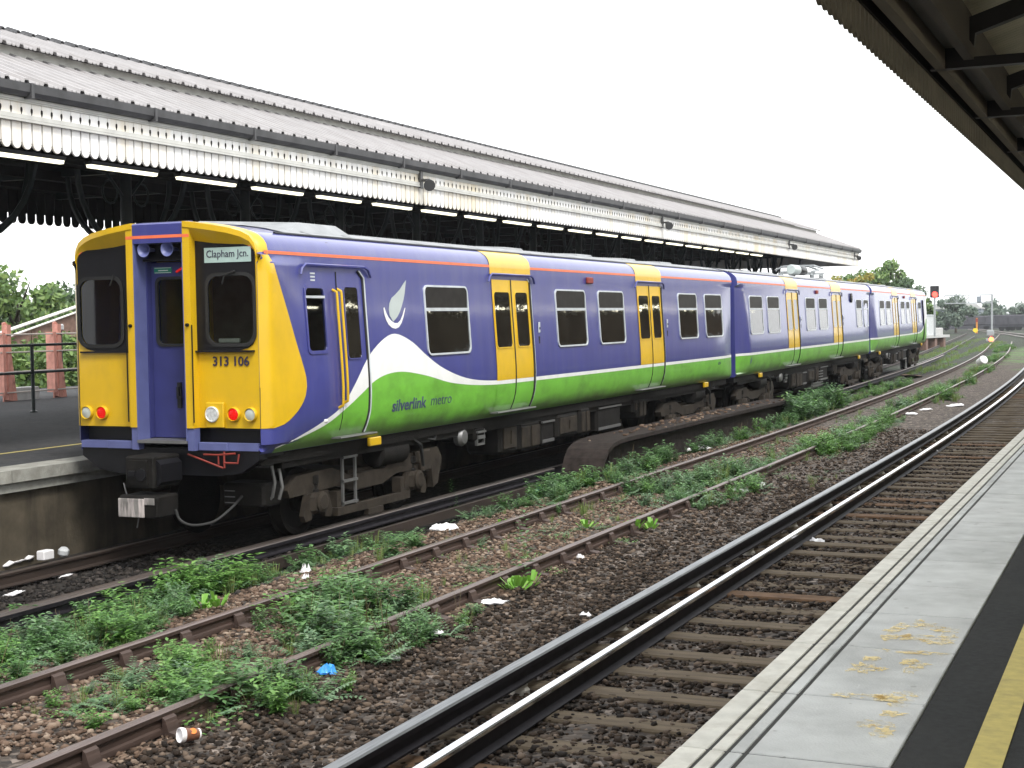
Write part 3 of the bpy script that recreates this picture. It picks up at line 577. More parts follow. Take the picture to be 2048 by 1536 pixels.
# ------------------------------------------------------------------ the train
PROF = [(.93,1.24),(.97,1.275),(1.02,1.31),(1.15,1.362),(1.3,1.395),(1.5,1.41),(1.7,1.41),(2.0,1.395),(2.4,1.37),(2.8,1.345),(3.1,1.332),(3.2,1.327)]   # (z, x) of the side
PROF = (lambda f: [(z, f(z)) for z in [.93+.0405*i for i in range(int((3.2-.93)/.0405))]+[3.2]])(smooth_interp(PROF))
ROOFP = [(1.325,3.25),(1.31,3.32),(1.27,3.38),(1.2,3.435),(1.12,3.47),(1.0,3.505),(.8,3.55),(.5,3.595),(.25,3.615),(0,3.62)]                 # (x, z) of the roof
def make_car(label, loc, rz, Lc, cab, wins, doors, extra):
    """cab: 'near', 'far' or None"""
    car = thing('train_carriage', label, 'train carriage', loc, rz, 'carriages of the purple and green train'); car['drop'] = .2
    xe = {0: 1.372 if cab == 'near' else 1.26, 1: 1.372 if cab == 'far' else 1.30}
    tl = .95
    def X(y, z):
        m = interp(z, PROF)
        if z > 3.15 or z < 1.0: return m if z > 3.15 else min(m, 1.31)
        e0 = min(m, xe[0]) if cab != 'near' else (xe[0] if z > 1.05 else min(m, xe[0])); e1 = min(m, xe[1])
        if y < (tl if cab == 'near' else 1.2): t = max(0, y)/(tl if cab == 'near' else 1.2); t = t*t*(3-2*t) if cab == 'near' else min(1, t*(1.15+.5*(z-1.4))); x = lerp(e0, m, t)
        elif y > Lc-tl: t = max(0, Lc-y)/tl; x = lerp(e1, m, t)
        else: x = m
        if cab == 'near' and y < .14: x -= .1*(1-y/.14)**2
        return x
    def roofx(y, x, z):
        if cab == 'near' and y < .14: k = (1-y/.14)**2; return x*(1-.06*k), z-.03*k
        return x, z
    zs = [q[0] for q in PROF]
    ysb = ([0, .02, .05, .09, .14] if cab == 'near' else [0])+[.3, .5, .7]+([.885, 1.1, 1.315, 1.6] if cab == 'near' else [.85, .95, 1.1, 1.2, 1.4])+list(np.arange(1.2, .9, 1))+list(np.arange(2, Lc-1.5, 1.0))+[Lc-.95, Lc-.6, Lc-.3, Lc]
    b = MB(); rings = []
    for y in ysb:
        h = [(X(y, z), z) for z in zs]+[roofx(y, x, z) for x, z in ROOFP]
        ring = [(x, y, z) for x, z in h]+[(-x, y, z) for x, z in reversed(h[:-1])]
        rings.append(ring)
    b.loft(rings, True, False)
    if cab != 'near': b.add([rings[0][i] for i in range(len(rings[0]))], [tuple(range(len(rings[0])))])
    b.add(rings[-1], [tuple(reversed(range(len(rings[0]))))])
    if cab == 'near':                           # openings for the cab side windows
        keep = []
        for f_, m_ in zip(b.f, b.m):
            cy_ = sum(b.v[i][1] for i in f_)/len(f_); cz_ = sum(b.v[i][2] for i in f_)/len(f_); cx_ = sum(b.v[i][0] for i in f_)/len(f_)
            if not (.885 < cy_ < 1.315 and 2.08 < cz_ < 2.84 and abs(cx_) > 1): keep.append(f_)
        b.f = keep; b.m = [0]*len(keep)
    b.build('body_shell', 'blue', car, True, 35)
    def band(name, m, ys_, lo, hi, rows, off, b=None):
        bb = b or MB(); n = len(ys_); V = []
        for y in ys_:
            a, c = lo(y), hi(y); 
            for r in range(rows+1): z = lerp(a, c, r/rows); V.append((X(y, z)+off, y, z))
        F = [(i*(rows+1)+r, (i+1)*(rows+1)+r, (i+1)*(rows+1)+r+1, i*(rows+1)+r+1) for i in range(n-1) for r in range(rows)]
        bb.add(V, F)
        return bb if b else bb.build(name, m, car, True, 35)
    def band_z(name, m, zs_, ylo, yhi, cols, off):
        V = []
        for z in zs_:
            for r in range(cols+1): y = lerp(ylo(z), yhi(z), r/cols); V.append((X(y, z)+off, y, z))
        F = [(i*(cols+1)+r, i*(cols+1)+r+1, (i+1)*(cols+1)+r+1, (i+1)*(cols+1)+r) for i in range(len(zs_)-1) for r in range(cols)]
        bb = MB(); bb.add(V, F); return bb.build(name, m, car, True, 35)
    K = lambda v: (lambda y: v)
    y_end = list(np.linspace(.02 if cab != 'near' else .3, Lc, 64))
    if cab == 'near':
        wt = smooth_interp([(.25,1.0),(.7,1.10),(1.17,1.235),(1.6,1.40),(1.9,1.64),(2.28,1.97),(2.68,2.18),(3.04,2.26),(3.5,2.15),(3.92,1.95),(4.37,1.77),(5.07,1.6),(5.83,1.52),(6.93,1.495),(30,1.495)])
        wb = smooth_interp([(.25,.985),(.51,1.035),(1.24,1.19),(1.74,1.38),(2.07,1.52),(2.46,1.68),(2.86,1.75),(3.27,1.75),(3.91,1.67),(4.59,1.55),(5.32,1.48),(6.09,1.445),(6.92,1.435),(30,1.435)])
        yy = [.25+.1*i for i in range(70)]+list(np.linspace(7.3, Lc, 30))
        band('green_lower_panel', 'green', yy, lambda y: min(wb(y)-.004, .935), wb, 16, .006)
        band('white_wave', 'white', yy, wb, wt, 12, .0075)
    elif cab == 'far':
        wt = smooth_interp([(0,1.495),(Lc-4.2,1.495),(Lc-3.2,1.53),(Lc-2.2,1.66),(Lc-1.4,1.95),(Lc-.9,2.4),(Lc-.6,3.0),(Lc-.5,3.2),(30,3.2)])
        wb = smooth_interp([(0,1.435),(Lc-4.2,1.435),(Lc-3.2,1.46),(Lc-2.2,1.56),(Lc-1.3,1.80),(Lc-.8,1.98),(Lc-.3,2.1),(30,2.1)])
        yy = list(np.linspace(0.01, Lc-4.3, 30))+[Lc-4.2+.12*i for i in range(35)]+[Lc]
        band('green_lower_panel', 'green', yy, K(.935), wb, 16, .006); band('white_wave', 'white', yy, wb, wt, 16, .0075)
    else:
        band('green_lower_panel', 'green', y_end, K(.935), K(1.437), 16, .006); band('white_stripe', 'white', y_end, K(1.435), K(1.495), 3, .0075)
    b = MB(); o0, o1 = 3.225, 3.255
    ys_ = ([.06, .1, .14] if cab == 'near' else [.0])+list(np.linspace(.4, Lc, 20))
    b.loft([[(X(y, 3.2)+.004, y, 3.213), (X(y, 3.2)+.0035, y, 3.25)] for y in ys_], False); b.build('orange_stripe', 'orange', car)
    # grey roof panel, rain strips, ribs
    rp = [(x, z) for x, z in ROOFP if x <= 1.05]; rp = [(1.1, 3.477)]+rp
    rp = rp+[(-x, z) for x, z in reversed(rp[:-1])]; y0r = .9 if cab == 'near' else .02
    b = MB(); b.loft([[(x, y, z+.012) for x, z in rp] for y in (y0r, Lc-.02)], False)
    for y in np.arange(y0r+.6, Lc, 1.0): b.loft([[(x, yy, z+.022) for x, z in rp] for yy in (y, y+.05)], False)
    b.build('roof_panel', 'roofgrey', car, True, 30)
    b = MB(); b.tube([(1.125, y0r-.3 if cab == 'near' else 0, 3.478), (1.125, Lc, 3.478)], .016, 6); b.build('rain_strip', 'black', car)
    for y in extra.get('vents', []):
        b = MB(); b.loft([[(.05, y, 3.61), (.62, y, 3.57), (.62, y+.85, 3.57), (.05, y+.85, 3.61)], [(.08, y+.05, 3.66), (.58, y+.05, 3.63), (.58, y+.8, 3.63), (.08, y+.8, 3.66)]], True, True); b.build('roof_vent', 'roofgrey', car)
    # passenger windows: aluminium frame, quarter light bar, dark pane
    def window(y0, y1, z0=1.945, z1=2.915, name='window', bar=True, fm='alu', fw_=.026):
        P = rrect(y0, y1, z0, z1, .1); Q = rrect(y0+fw_, y1-fw_, z0+fw_, z1-fw_, .08); n = len(P); b = MB()
        b.loft([[(X(u, v)+.001, u, v) for u, v in P], [(X(u, v)+.02, u, v) for u, v in P], [(X(u, v)+.02, u, v) for u, v in Q], [(X(u, v)+.001, u, v) for u, v in Q]], True)
        if bar:
            zb = z0+.655*(z1-z0); b.loft([[(X(y, zb-.02)+o_, y, zz) for o_, zz in ((.004, zb-.025), (.02, zb-.025), (.02, zb+.02), (.004, zb+.02))] for y in (y0+fw_, y1-fw_)], True, True)
        f = b.build(name, fm, car, True, 30)
        b = MB(); n = len(Q)
        if bar:                                 # lower light fixed, hopper top light leaning out at its head
            lo_ = [(u, v) for u, v in Q if v < zb]+[]; h_ = len(Q)
            top_ = [(u, v) for u, v in Q if v > zb]
            b.add([(X(u, v)+.0065, u, v) for u, v in lo_]+[(X(y1, zb)+.0065, y1-fw_, zb), (X(y0, zb)+.0065, y0+fw_, zb)], [tuple(range(len(lo_)+2))]); b.build('pane', 'dglass', f)
            b = MB(); b.add([(X(u, v)+.002+.016*(v-zb)/(z1-zb), u, v) for u, v in top_]+[(X(y0, zb)+.002, y0+fw_, zb), (X(y1, zb)+.002, y1-fw_, zb)], [tuple(range(len(top_)+2))]); b.build('top_light', 'hopper', f)
        else: b.add([(X(u, v)+.0065, u, v) for u, v in Q], [tuple(range(n))]); b.build('pane', 'dglass', f)
        return f
    for y0, y1 in wins: window(y0, y1)
    if extra.get('toplights'):
        for y0, y1 in extra['toplights']: window(y0, y1)
    # sliding doors
    for dn, (y0, y1) in enumerate(doors):
        ym = (y0+y1)/2-.04
        b = band(None, None, list(np.linspace(y0+.02, y1-.09, 6)), K(1.497), K(3.03), 30, .009, MB())
        d = b.build('sliding_door', 'yellow', car, True)
        b = band(None, None, list(np.linspace(y0+.02, y1-.09, 6)), K(1.03), K(1.433), 12, .011, MB()); b.build('lower_leaf', 'green', d).location = (0, 0, 0)
        for a, c in ((y0+.02, ym-.055), (ym+.09, y1-.16)):
            P = rrect(a+.03, c, 1.98, 2.86, .08); Q = rrect(a+.05, c-.02, 2.0, 2.84, .065); b = MB()
            b.loft([[(X(u, v)+.006, u, v) for u, v in P], [(X(u, v)+.018, u, v) for u, v in P], [(X(u, v)+.018, u, v) for u, v in Q], [(X(u, v)+.009, u, v) for u, v in Q]], True)
            b.build('window_rim', 'yellow', d, True, 30)
            b = MB(); b.add([(X(u, v)+.0105, u, v) for u, v in Q], [tuple(range(len(Q)))]); b.build('pane', 'dglass', d)
        for yy, wd, m_ in ((ym, .013, 'rubber'), (y1-.065, .024, 'rubber')):
            path = [(X(yy, z)+.012, yy-(.0 if z > 1.3 else (1.3-z)*.1), z) for z in np.linspace(3.04, 1.03, 16)]
            b = MB(); b.tube(path, wd, 6); b.build('door_seal', m_, d, True)
        path = [(X(y1, z)+.012, y1-.02-(.12*(1-math.sqrt(max(0, 1-((z-2.93)/.13)**2))) if z > 2.93 else 0)-(0 if z > 1.3 else (1.3-z)*.12), z) for z in np.linspace(3.06, 1.03, 24)]
        b = MB(); b.tube(path, .011, 6); b.build('door_edge', 'alu', d, True)
        b = MB(); b.k = 0
        path = [(X(y0, 2.98)+.03, y0-.13, 2.99), (X(y0, 3)+.035, y0-.1, 3.06), (X(y0, 3)+.035, y0-.02, 3.11), (X(y0, 3)+.035, y1-.05, 3.11), (X(y0, 3)+.035, y1+.05, 3.08), (X(y0, 2.98)+.03, y1+.12, 2.99)]
        b.tube(path, .019, 6); b.build('rain_deflector', 'blue', car, True)
        b = MB(); b.box(X(y0, 1.0)-.02, 1.43, y0-.02, y1-.06, 1.0, 1.02); b.tube([(1.43, y0-.02, 1.01), (1.43, y1-.06, 1.01)], .012, 6); b.build('door_step', 'steel', car)
        # yellow roof band above each door
        b = MB(); pr = [(X(y0, z)+.006, z) for z in (3.115, 3.16, 3.2)]+[(x+.006 if z < 3.4 else x+.003, z+.004) for x, z in ROOFP if x > 1.1]
        b.loft([[(x, y, z) for x, z in pr] for y in (y0-.02, y1+.02)], False); b.build('yellow_roof_band', 'yellow', car, True)
        b = MB(); b.bbox(X(y1, 2.2), X(y1, 2.2)+.015, y1+.2, y1+.27, 2.2, 2.37, .01); o = b.build('door_button_panel', 'alu', car); b = MB(); b.bbox(X(y1, 2.2)+.012, X(y1, 2.2)+.022, y1+.22, y1+.255, 2.25, 2.29, .006); b.bbox(X(y1, 2.2), X(y1, 2.2)+.012, y1+.21, y1+.265, 2.02, 2.14, .006); b.build('push_button', 'rubber', o)
    for y in extra.get('lamps', []):
        b = MB(); b.bbox(X(y, 3.08), X(y, 3.08)+.05, y, y+.28, 3.03, 3.14, .015); b.build('side_lamp', 'redpipe', car)
    if 'round' in extra: y = extra['round']; b = MB(); b.lathe((X(y, 2.95), y, 2.95), (1, 0, 0), [(.16, 0), (.16, .05), (.1, .06)], 18); b.build('round_cover', 'black', car, True)
    # ---- underframe
    b = MB(); b.box(-1.2, 1.2, .1, Lc-.1, .8, .97); b.box(1.05, 1.16, .6, Lc-.6, .72, .8); b.build('underframe', 'under', car)
    wc = extra.get('bogies', (2.8, Lc-2.8))
    for c in wc:
        bg_ = MB()
        for sx in (-1, 1):
            x0, x1 = (.93, 1.07) if sx > 0 else (-1.07, -.93)
            bg_.prism([(c-1.95, .43), (c-1.75, .58), (c-.9, .60), (c-.45, .46), (c+.45, .46), (c+.9, .60), (c+1.75, .58), (c+1.95, .43), (c+1.9, .33), (c+.8, .36), (c+.4, .26), (c-.4, .26), (c-.8, .36), (c-1.9, .33)], 0, x0, x1)
        bg_.box(-.95, .95, c-.3, c+.3, .3, .5)
        bo = bg_.build('bogie', 'brown', car)
        for a in (c-1.3, c+1.3):
            for sx in (-1, 1):
                b = MB(); b.lathe((sx*.69, a, .22), (sx, 0, 0), [(.46,-.03),(.46,0),(.425,.012),(.42,.12),(.36,.125),(.33,.09),(.15,.09),(.14,.14),(.02,.14)], 36); b.build('wheel', 'under', bo, True, 30).location = (0,0,0)
            b = MB(); b.bbox(.98, 1.15, a-.2, a+.2, .08, .34, .05); b.lathe((1.14, a, .22), (1, 0, 0), [(.13,0),(.13,.03),(.09,.05)], 14); b.prism([(a-.34, .08), (a-.24, .34), (a-.16, .34), (a-.16, .02), (a-.3, .0)], 0, 1.03, 1.1); b.prism([(a+.34, .08), (a+.24, .34), (a+.16, .34), (a+.16, .02), (a+.3, .0)], 0, 1.03, 1.1)
            b.build('axlebox', 'brown', bo).location = (0,0,0)
            b = MB(); b.lathe((1.0, a, .34), (0, 0, 1), [(.1,0),(.1,.03),(.08,.04),(.08,.1),(.1,.11),(.1,.2),(.08,.21)], 12); b.build('spring', 'under', bo, True).location = (0,0,0)
        b = MB(); b.lathe((1.0, c+.25, .66), (0, 1, 0), [(.1,0),(.18,.05),(.18,.75),(.1,.8)], 16); b.build('air_reservoir', 'under', bo, True).location = (0,0,0)
        b = MB(); b.box(1.09, 1.17, c-.95, c+1.0, .0, .10); b.box(1.12, 1.19, c-.2, c+.2, -.08, .0); b.box(1.0, 1.13, c-.9, c-.8, .1, .3); b.box(1.0, 1.13, c+.8, c+.9, .1, .3); b.build('shoe_beam', 'brown', bo).location = (0,0,0)
        b = MB(); b.bbox(1.02, 1.14, c+1.45, c+1.75, .3, .62, .03); b.prism([(c+1.3, .6), (c+2.0, .62), (c+2.15, .45), (c+2.0, .1), (c+1.85, .05), (c+1.8, .4), (c+1.35, .45)], 0, 1.0, 1.1); b.build('brake_gear', 'brown', bo).location = (0,0,0)
        b = MB(); b.tube([(1.1, c+.95, .75), (1.17, c+1.1, .8), (1.2, c+1.3, .7), (1.18, c+1.4, .4)], .025, 6); b.tube([(1.12, c+1.5, .78), (1.18, c+1.75, .74), (1.12, c+1.95, .82)], .02, 6); b.build('hose', 'rubber', bo, True).location = (0,0,0)
    for i, (y0, y1, z0, z1, x1) in enumerate(extra.get('boxes', [(5.9, 6.25, .58, .82, 1.2), (6.9, 7.6, .3, .78, 1.16), (7.65, 8.5, .28, .76, 1.17), (8.55, 9.15, .3, .78, 1.16), (9.2, 10.2, .36, .78, 1.2), (10.25, 10.75, .34, .84, 1.22), (11.3, 12.6, .3, .84, 1.15), (13.2, 13.5, .52, .8, 1.2), (13.6, 14.1, .4, .82, 1.17)])):
        b = MB(); b.bbox(.55, x1, y0, y1, z0, z1, .05); q = b.build('equipment_case', 'under', car)
        b = MB()
        if i % 3 == 1: b.bbox(x1-.005, x1+.02, y0+.1, y1-.1, z0+.08, z1-.06, .02); b.tube([(x1+.03, (y0+y1)/2, z0+.15), (x1+.03, (y0+y1)/2+.02, z1-.12)], .012, 5)
        elif i % 3 == 2: b.bbox(x1-.005, x1+.018, y0+.05, (y0+y1)/2-.04, z0+.06, z1-.08, .02); b.bbox(x1-.005, x1+.018, (y0+y1)/2+.04, y1-.05, z0+.06, z1-.08, .02)
        else: b.box(x1-.005, x1+.03, y0+.03, y1-.03, z1-.1, z1-.07); b.box(x1-.005, x1+.02, y0+.05, y1-.05, z0+.05, z0+.1)
        b.build('case_cover', 'brown' if i % 3 else 'steel', q).location = (0,0,0)
    if extra.get('grille'):
        y = extra['grille']; b = MB(); b.box(.6, 1.1, y, y+1.6, .15, .7)
        for k in range(6): b.box(1.08, 1.16, y-.02, y+1.62, .2+.085*k, .225+.085*k)
        b.build('resistor_grille', 'steel', car)
    for y in extra.get('plates', [2.5, 17.9]):
        b = MB(); b.bbox(1.24, 1.29, y, y+.3, .82, .93, .01); b.build('yellow_plate', 'yellow', car)
    b = MB(); b.tube([(1.15, 5.2, .86), (1.17, 5.6, .9), (1.17, 7.2, .86), (1.17, 12.5, .86), (1.14, 13.6, .9)], .018, 6); b.build('conduit', 'under', car, True)
    b = MB(); b.lathe((1.16, 5.5, .70), (1, 0, 0), [(.13,-.08),(.14,0),(.1,.05),(.05,.06)], 16); b.build('horn_cover', 'steel', car, True)
    b = MB()
    for yy in (5.95, 6.2): b.box(1.16, 1.2, yy, yy+.03, .55, .75)
    b.box(1.16, 1.2, 5.95, 6.23, .53, .56); b.box(1.16, 1.2, 5.95, 6.23, .74, .77); b.build('step_frame', 'steel', car)
    return car, X
c1, X1 = make_car('leading carriage with the yellow cab front and destination sign', (0, 0, -.2), 0, 20.1, 'near',
    [(3.96, 5.36), (8.78, 10.2), (10.84, 12.23), (15.69, 17.06), (17.67, 19.08)], [(6.22, 7.76), (13.03, 14.62)],
    dict(vents=[8.4, 11.8, 14.4, 16.9], lamps=[10.3]))
c2, X2 = make_car('middle carriage reflecting the white sky, with a folded pantograph on its roof', (0, 20.6, -.2), math.radians(1.03), 20.1, None,
    [(1.08, 2.5), (3.06, 4.5), (8.08, 9.48), (10.06, 11.44), (16.85, 18.0), (18.4, 19.6)], [(5.45, 7.05), (12.3, 13.98)],
    dict(vents=[3.6, 6.5, 14.6], lamps=[9.7], round=15.9, grille=10.2))
c3, X3 = make_car('far carriage at the head of the train beside the red signal', (-.38, 41.2, -.2), math.radians(2.2), 19.3, 'far',
    [(1.9, 3.25), (3.8, 5.25), (8.7, 10.1), (10.7, 12.0), (15.5, 16.85)], [(5.9, 7.7), (12.75, 14.6)], dict(vents=[4.0, 9.0], lamps=[9.9], bogies=(2.8, 16.2)))
# far cab door of the last carriage and corridor connections between carriages
b = MB(); b.tube([(X3(17.6, z)+.01, 17.6, z) for z in np.linspace(3.0, 1.1, 12)], .05, 6); b.build('cab_door_recess', 'black', c3)
b = MB(); b.box(-.95, .95, 20.1, 20.62, .9, 3.3); b.build('corridor_bellows', 'black', c1)
b = MB(); b.box(-.95, .95, 20.1, 20.62, .9, 3.3); b.build('corridor_bellows', 'black', c2)
# pantograph folded on the middle carriage
pg = MB(); y0 = 13.5
for yy in (y0, y0+1.6):
    for xx in (-.5, .5): pg.lathe((xx, yy, 3.58), (0, 0, 1), [(.07,0),(.09,.03),(.06,.05),(.09,.08),(.06,.1),(.09,.13),(.05,.17)], 10)
pg.box(-.6, .6, y0-.05, y0+.05, 3.75, 3.8); pg.box(-.6, .6, y0+1.55, y0+1.65, 3.75, 3.8)
pg.tube([(-.5, y0, 3.82), (-.3, y0+2.3, 3.92), (-.3, y0+.4, 4.0)], .035, 6); pg.tube([(.5, y0, 3.82), (.3, y0+2.3, 3.92), (.3, y0+.4, 4.0)], .035, 6)
pg.tube([(-.8, y0+.4, 3.9), (-.5, y0+.4, 4.02), (.5, y0+.4, 4.02), (.8, y0+.4, 3.9)], .03, 6); pg.box(-.55, .55, y0+.1, y0+.2, 3.99, 4.03)
pg.build('pantograph', 'galv', c2)
b = MB(); b.lathe((.35, y0-2.6, 3.82), (0, 1, 0), [(.14,0),(.16,.1),(.16,.9),(.14,1.0)], 14); b.build('roof_reservoir', 'silver', c2, True)
b = MB(); b.lathe((.35, y0-1.55, 3.82), (0, 1, 0), [(.13,0),(.15,.05),(.15,.9),(.13,1.0)], 14); b.build('roof_insulator', 'black', c2, True)
# roof box of the leading carriage
b = MB(); b.loft([[(-.7, 1.2, 3.58), (.95, 1.2, 3.52), (.95, 2.75, 3.52), (-.7, 2.75, 3.58)], [(-.55, 1.5, 3.73), (.78, 1.7, 3.67), (.78, 2.6, 3.67), (-.55, 2.6, 3.73)]], True, True); b.build('roof_box', 'roofgrey', c1)
# ------------------------------------------------------------------ cab of the leading carriage
def plate_hole(outer, hole, cx, cz, y0, y1, b, n=64):
    def ray(poly, t):
        dx, dz = math.cos(t), math.sin(t); best = None
        for i in range(len(poly)):
            (x0, z0), (x1, z1) = poly[i], poly[(i+1) % len(poly)]; ex, ez = x1-x0, z1-z0; den = dx*ez-dz*ex
            if abs(den) < 1e-12: continue
            s = ((x0-cx)*ez-(z0-cz)*ex)/den; u = ((x0-cx)*dz-(z0-cz)*dx)/den
            if s > 0 and -1e-6 <= u <= 1+1e-6 and (best is None or s < best): best = s
        return (cx+dx*best, cz+dz*best)
    ts = sorted(set([round(2*PI*k/n, 5) for k in range(n)]+[round(math.atan2(z-cz, x-cx) % (2*PI), 5) for x, z in outer]))
    O = [ray(outer, t) for t in ts]; H = [ray(hole, t) for t in ts]
    b.loft([[(x, y0, z) for x, z in H], [(x, y0, z) for x, z in O], [(x, y1, z) for x, z in O], [(x, y1, z) for x, z in H], [(x, y0, z) for x, z in H]], True)
ROOFL = [(1.272, 3.25), (1.255, 3.32), (1.2, 3.40), (1.1, 3.455), (.95, 3.50), (.7, 3.545), (.42, 3.585)]
for s in (1, -1):
    mir = lambda P: [(s*x, z) for x, z in P] if s > 0 else [(-x, z) for x, z in reversed(P)]
    outer = mir([(.42, 1.235), (1.272, 1.235)]+ROOFL)
    hole = mir(rrect(.60, 1.235, 2.19, 2.985, .14, 5))
    b = MB(); plate_hole(outer, hole, s*.92, 2.6, .005, .05, b); f = b.build('cab_front_panel', 'yellow', c1)
    blk = mir([(.44, 2.125), (1.02, 2.125), (1.13, 2.15), (1.2, 2.19), (1.235, 2.26), (1.25, 2.35), (1.25, 3.2), (1.22, 3.28), (1.12, 3.345), (.9, 3.39), (.7, 3.41), (.44, 3.43)])
    b = MB(); plate_hole(blk, hole, s*.92, 2.6, -.006, .03, b); b.build('black_surround', 'black', c1)
    gz_ = mir(rrect(.615, 1.22, 2.205, 2.97, .13, 5)); b = MB(); plate_hole(mir(rrect(.575, 1.26 if s < 0 else 1.255, 2.165, 3.01, .15, 5)), gz_, s*.92, 2.6, -.02, -.004, b); wf = b.build('windscreen', 'rubber', c1)
    b = MB(); b.add([(x, .0, z) for x, z in gz_], [tuple(range(len(gz_)))]); b.build('pane', 'cglass', wf).location = (0,0,0)
    # hood lip over the window, sloping soffit
    b = MB(); rings = []
    for i, (x, z) in enumerate([(.36, 3.592)]+list(reversed(ROOFL))):
        k = min(1, max(0, (1.3-x)/.45)); dp = .115*k+.012; 
        rings.append([(s*x, .02, z+.02), (s*x, -dp, z+.015), (s*x, -dp, z-.05), (s*x, -.004, z-.05-.12*k-.03)])
    b.loft(rings, True, True); b.build('front_hood', 'yellow', c1, True, 30)
    # fin beside the gangway
    b = MB(); b.box(min(s*.35, s*.445), max(s*.35, s*.445), -.115, .01, 1.235, 3.56); b.build('gangway_pillar', 'yellow', c1)
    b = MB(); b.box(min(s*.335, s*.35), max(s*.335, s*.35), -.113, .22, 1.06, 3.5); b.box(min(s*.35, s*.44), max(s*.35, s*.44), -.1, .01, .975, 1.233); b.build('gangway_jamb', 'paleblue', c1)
    b = MB(); b.tube([(s*.46, -.125, 1.3), (s*.46, -.125, 2.42)], .008, 6); b.lathe((s*.40, -.115, 2.42), (0, -1, 0), [(.02,0),(.02,.03)], 8); b.build('gangway_clip', 'under', c1)
    # yellow corner returning along the side
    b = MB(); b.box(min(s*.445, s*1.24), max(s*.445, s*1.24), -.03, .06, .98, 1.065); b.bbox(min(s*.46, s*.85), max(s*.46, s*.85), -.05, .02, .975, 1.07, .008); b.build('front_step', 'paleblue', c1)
    b = MB(); b.box(min(s*.36, s*1.25), max(s*.36, s*1.25), .12, .5, .9, 1.24); b.build('step_recess', 'black', c1)
    for xl, kind in ((.93, 'redlamp'), (1.155, 'lens')):
        b = MB(); b.lathe((s*xl, .0, 1.395), (0, -1, 0), [(.083,0),(.083,.03),(.074,.045),(.068,.03),(.068,.0)], 24); r = b.build('tail_lamp' if kind == 'redlamp' else 'marker_lamp', 'yellow', c1, True, 40)
        b = MB(); b.lathe((s*xl, .0, 1.395), (0, -1, 0), [(.07,0),(.067,.03),(.04,.04),(.001,.042)], 20); 
        b.build('lamp_lens', kind, r, True).location = (0,0,0)
        if kind == 'redlamp':
            b = MB()
            for i in range(-2, 3):
                for j in range(-2, 3):
                    if i*i+j*j <= 5: b.lathe((s*xl+i*.022, -.036, 1.395+j*.022), (0, -1, 0), [(.009,0),(.006,.01)], 6)
            b.build('led_cluster', 'redlamp', r).location = (0,0,0)
    b = MB(); b.box(min(s*(.40 if s > 0 else .5), s*1.22), max(s*(.40 if s > 0 else .5), s*1.22), -.035 if s < 0 else -.05, .0, 2.105, 2.125); b.build('window_sill_rail', 'black', c1)
b = MB(); b.bbox(.56, .80, -.04, .0, 1.24, 1.53, .01); h = b.build('headlamp', 'yellow', c1)
b = MB(); b.lathe((.655, -.04, 1.395), (0, -1, 0), [(.09,0),(.092,.02),(.08,.025),(.065,.0),(.03,-.02),(.001,-.025)], 24); b.build('reflector', 'chrome', h, True).location = (0,0,0)
b = MB(); b.lathe((.655, -.045, 1.395), (0, -1, 0), [(.09,0),(.08,.012),(.001,.016)], 20); b.build('lamp_glass', 'headlens', h, True).location = (0,0,0)
# yellow wrap on the side of the cab
def yb(z): return interp(z, [(1.235, .1), (1.27, .3), (1.35, .5), (1.45, .66), (1.57, .76), (1.7, .80), (1.83, .79), (2.2, .64), (2.6, .46), (3.0, .24), (3.2, .14)])
ybs = smooth_interp([(1.235, .12), (1.265, .33), (1.35, .52), (1.45, .66), (1.57, .755), (1.7, .79), (1.83, .77), (2.2, .62), (2.6, .45), (3.0, .25), (3.2, .15)])
V = []; F = []; zz = [1.235, 1.25, 1.265, 1.3, 1.35, 1.4, 1.45, 1.5]+list(np.linspace(1.57, 3.2, 16)); nc = 10
for s in (1, -1):
    V = []; F = []
    for z in zz:
        for r in range(nc+1):
            t = r/nc; y = lerp(0, ybs(z), t*t if r < nc else 1); V.append((s*(X1(y, z)+.0055), y-.002, z))
    V += []
    for i in range(len(zz)-1):
        for r in range(nc): a = i*(nc+1)+r; F.append((a, a+1, a+nc+2, a+nc+1))
    b = MB(); b.add(V, F)
    pr = [(1.327, 3.2)]+[(x, z) for x, z in ROOFP if x > .4]; rings = []
    for y, k in ((0, 1), (.02, .73), (.05, .41), (.09, .13), (.14, 0)): rings.append([(s*(x*(1-.06*k)+.006), y-.002, z-.03*k+.005) for x, z in pr])
    b.loft(rings, False); b.build('yellow_cab_corner', 'yellow', c1, True, 40)
b = MB(); b.tube([(1.276, -.001, 1.245), (1.279, -.001, 1.7)], .004, 5); b.build('corner_seam', 'rubber', c1)
# orange line across the front
def oz(x): return interp(abs(x), [(0, 3.445), (.45, 3.44), (.8, 3.415), (1.05, 3.375), (1.2, 3.31), (1.27, 3.25)])
b = MB()
for x0, x1, y in ((-1.24, -.445, -.0085), (.445, 1.24, -.0085), (-.445, -.35, -.1165), (.35, .445, -.1165)):
    b.loft([[(x, y, oz(x)-.018), (x, y, oz(x)+.018)] for x in np.linspace(x0, x1, 10)], False)
b.loft([[(x, -.1175, 3.425), (x, -.1175, 3.46)] for x in (-.349, .349)], False)
b.build('orange_front_line', 'orange', c1)
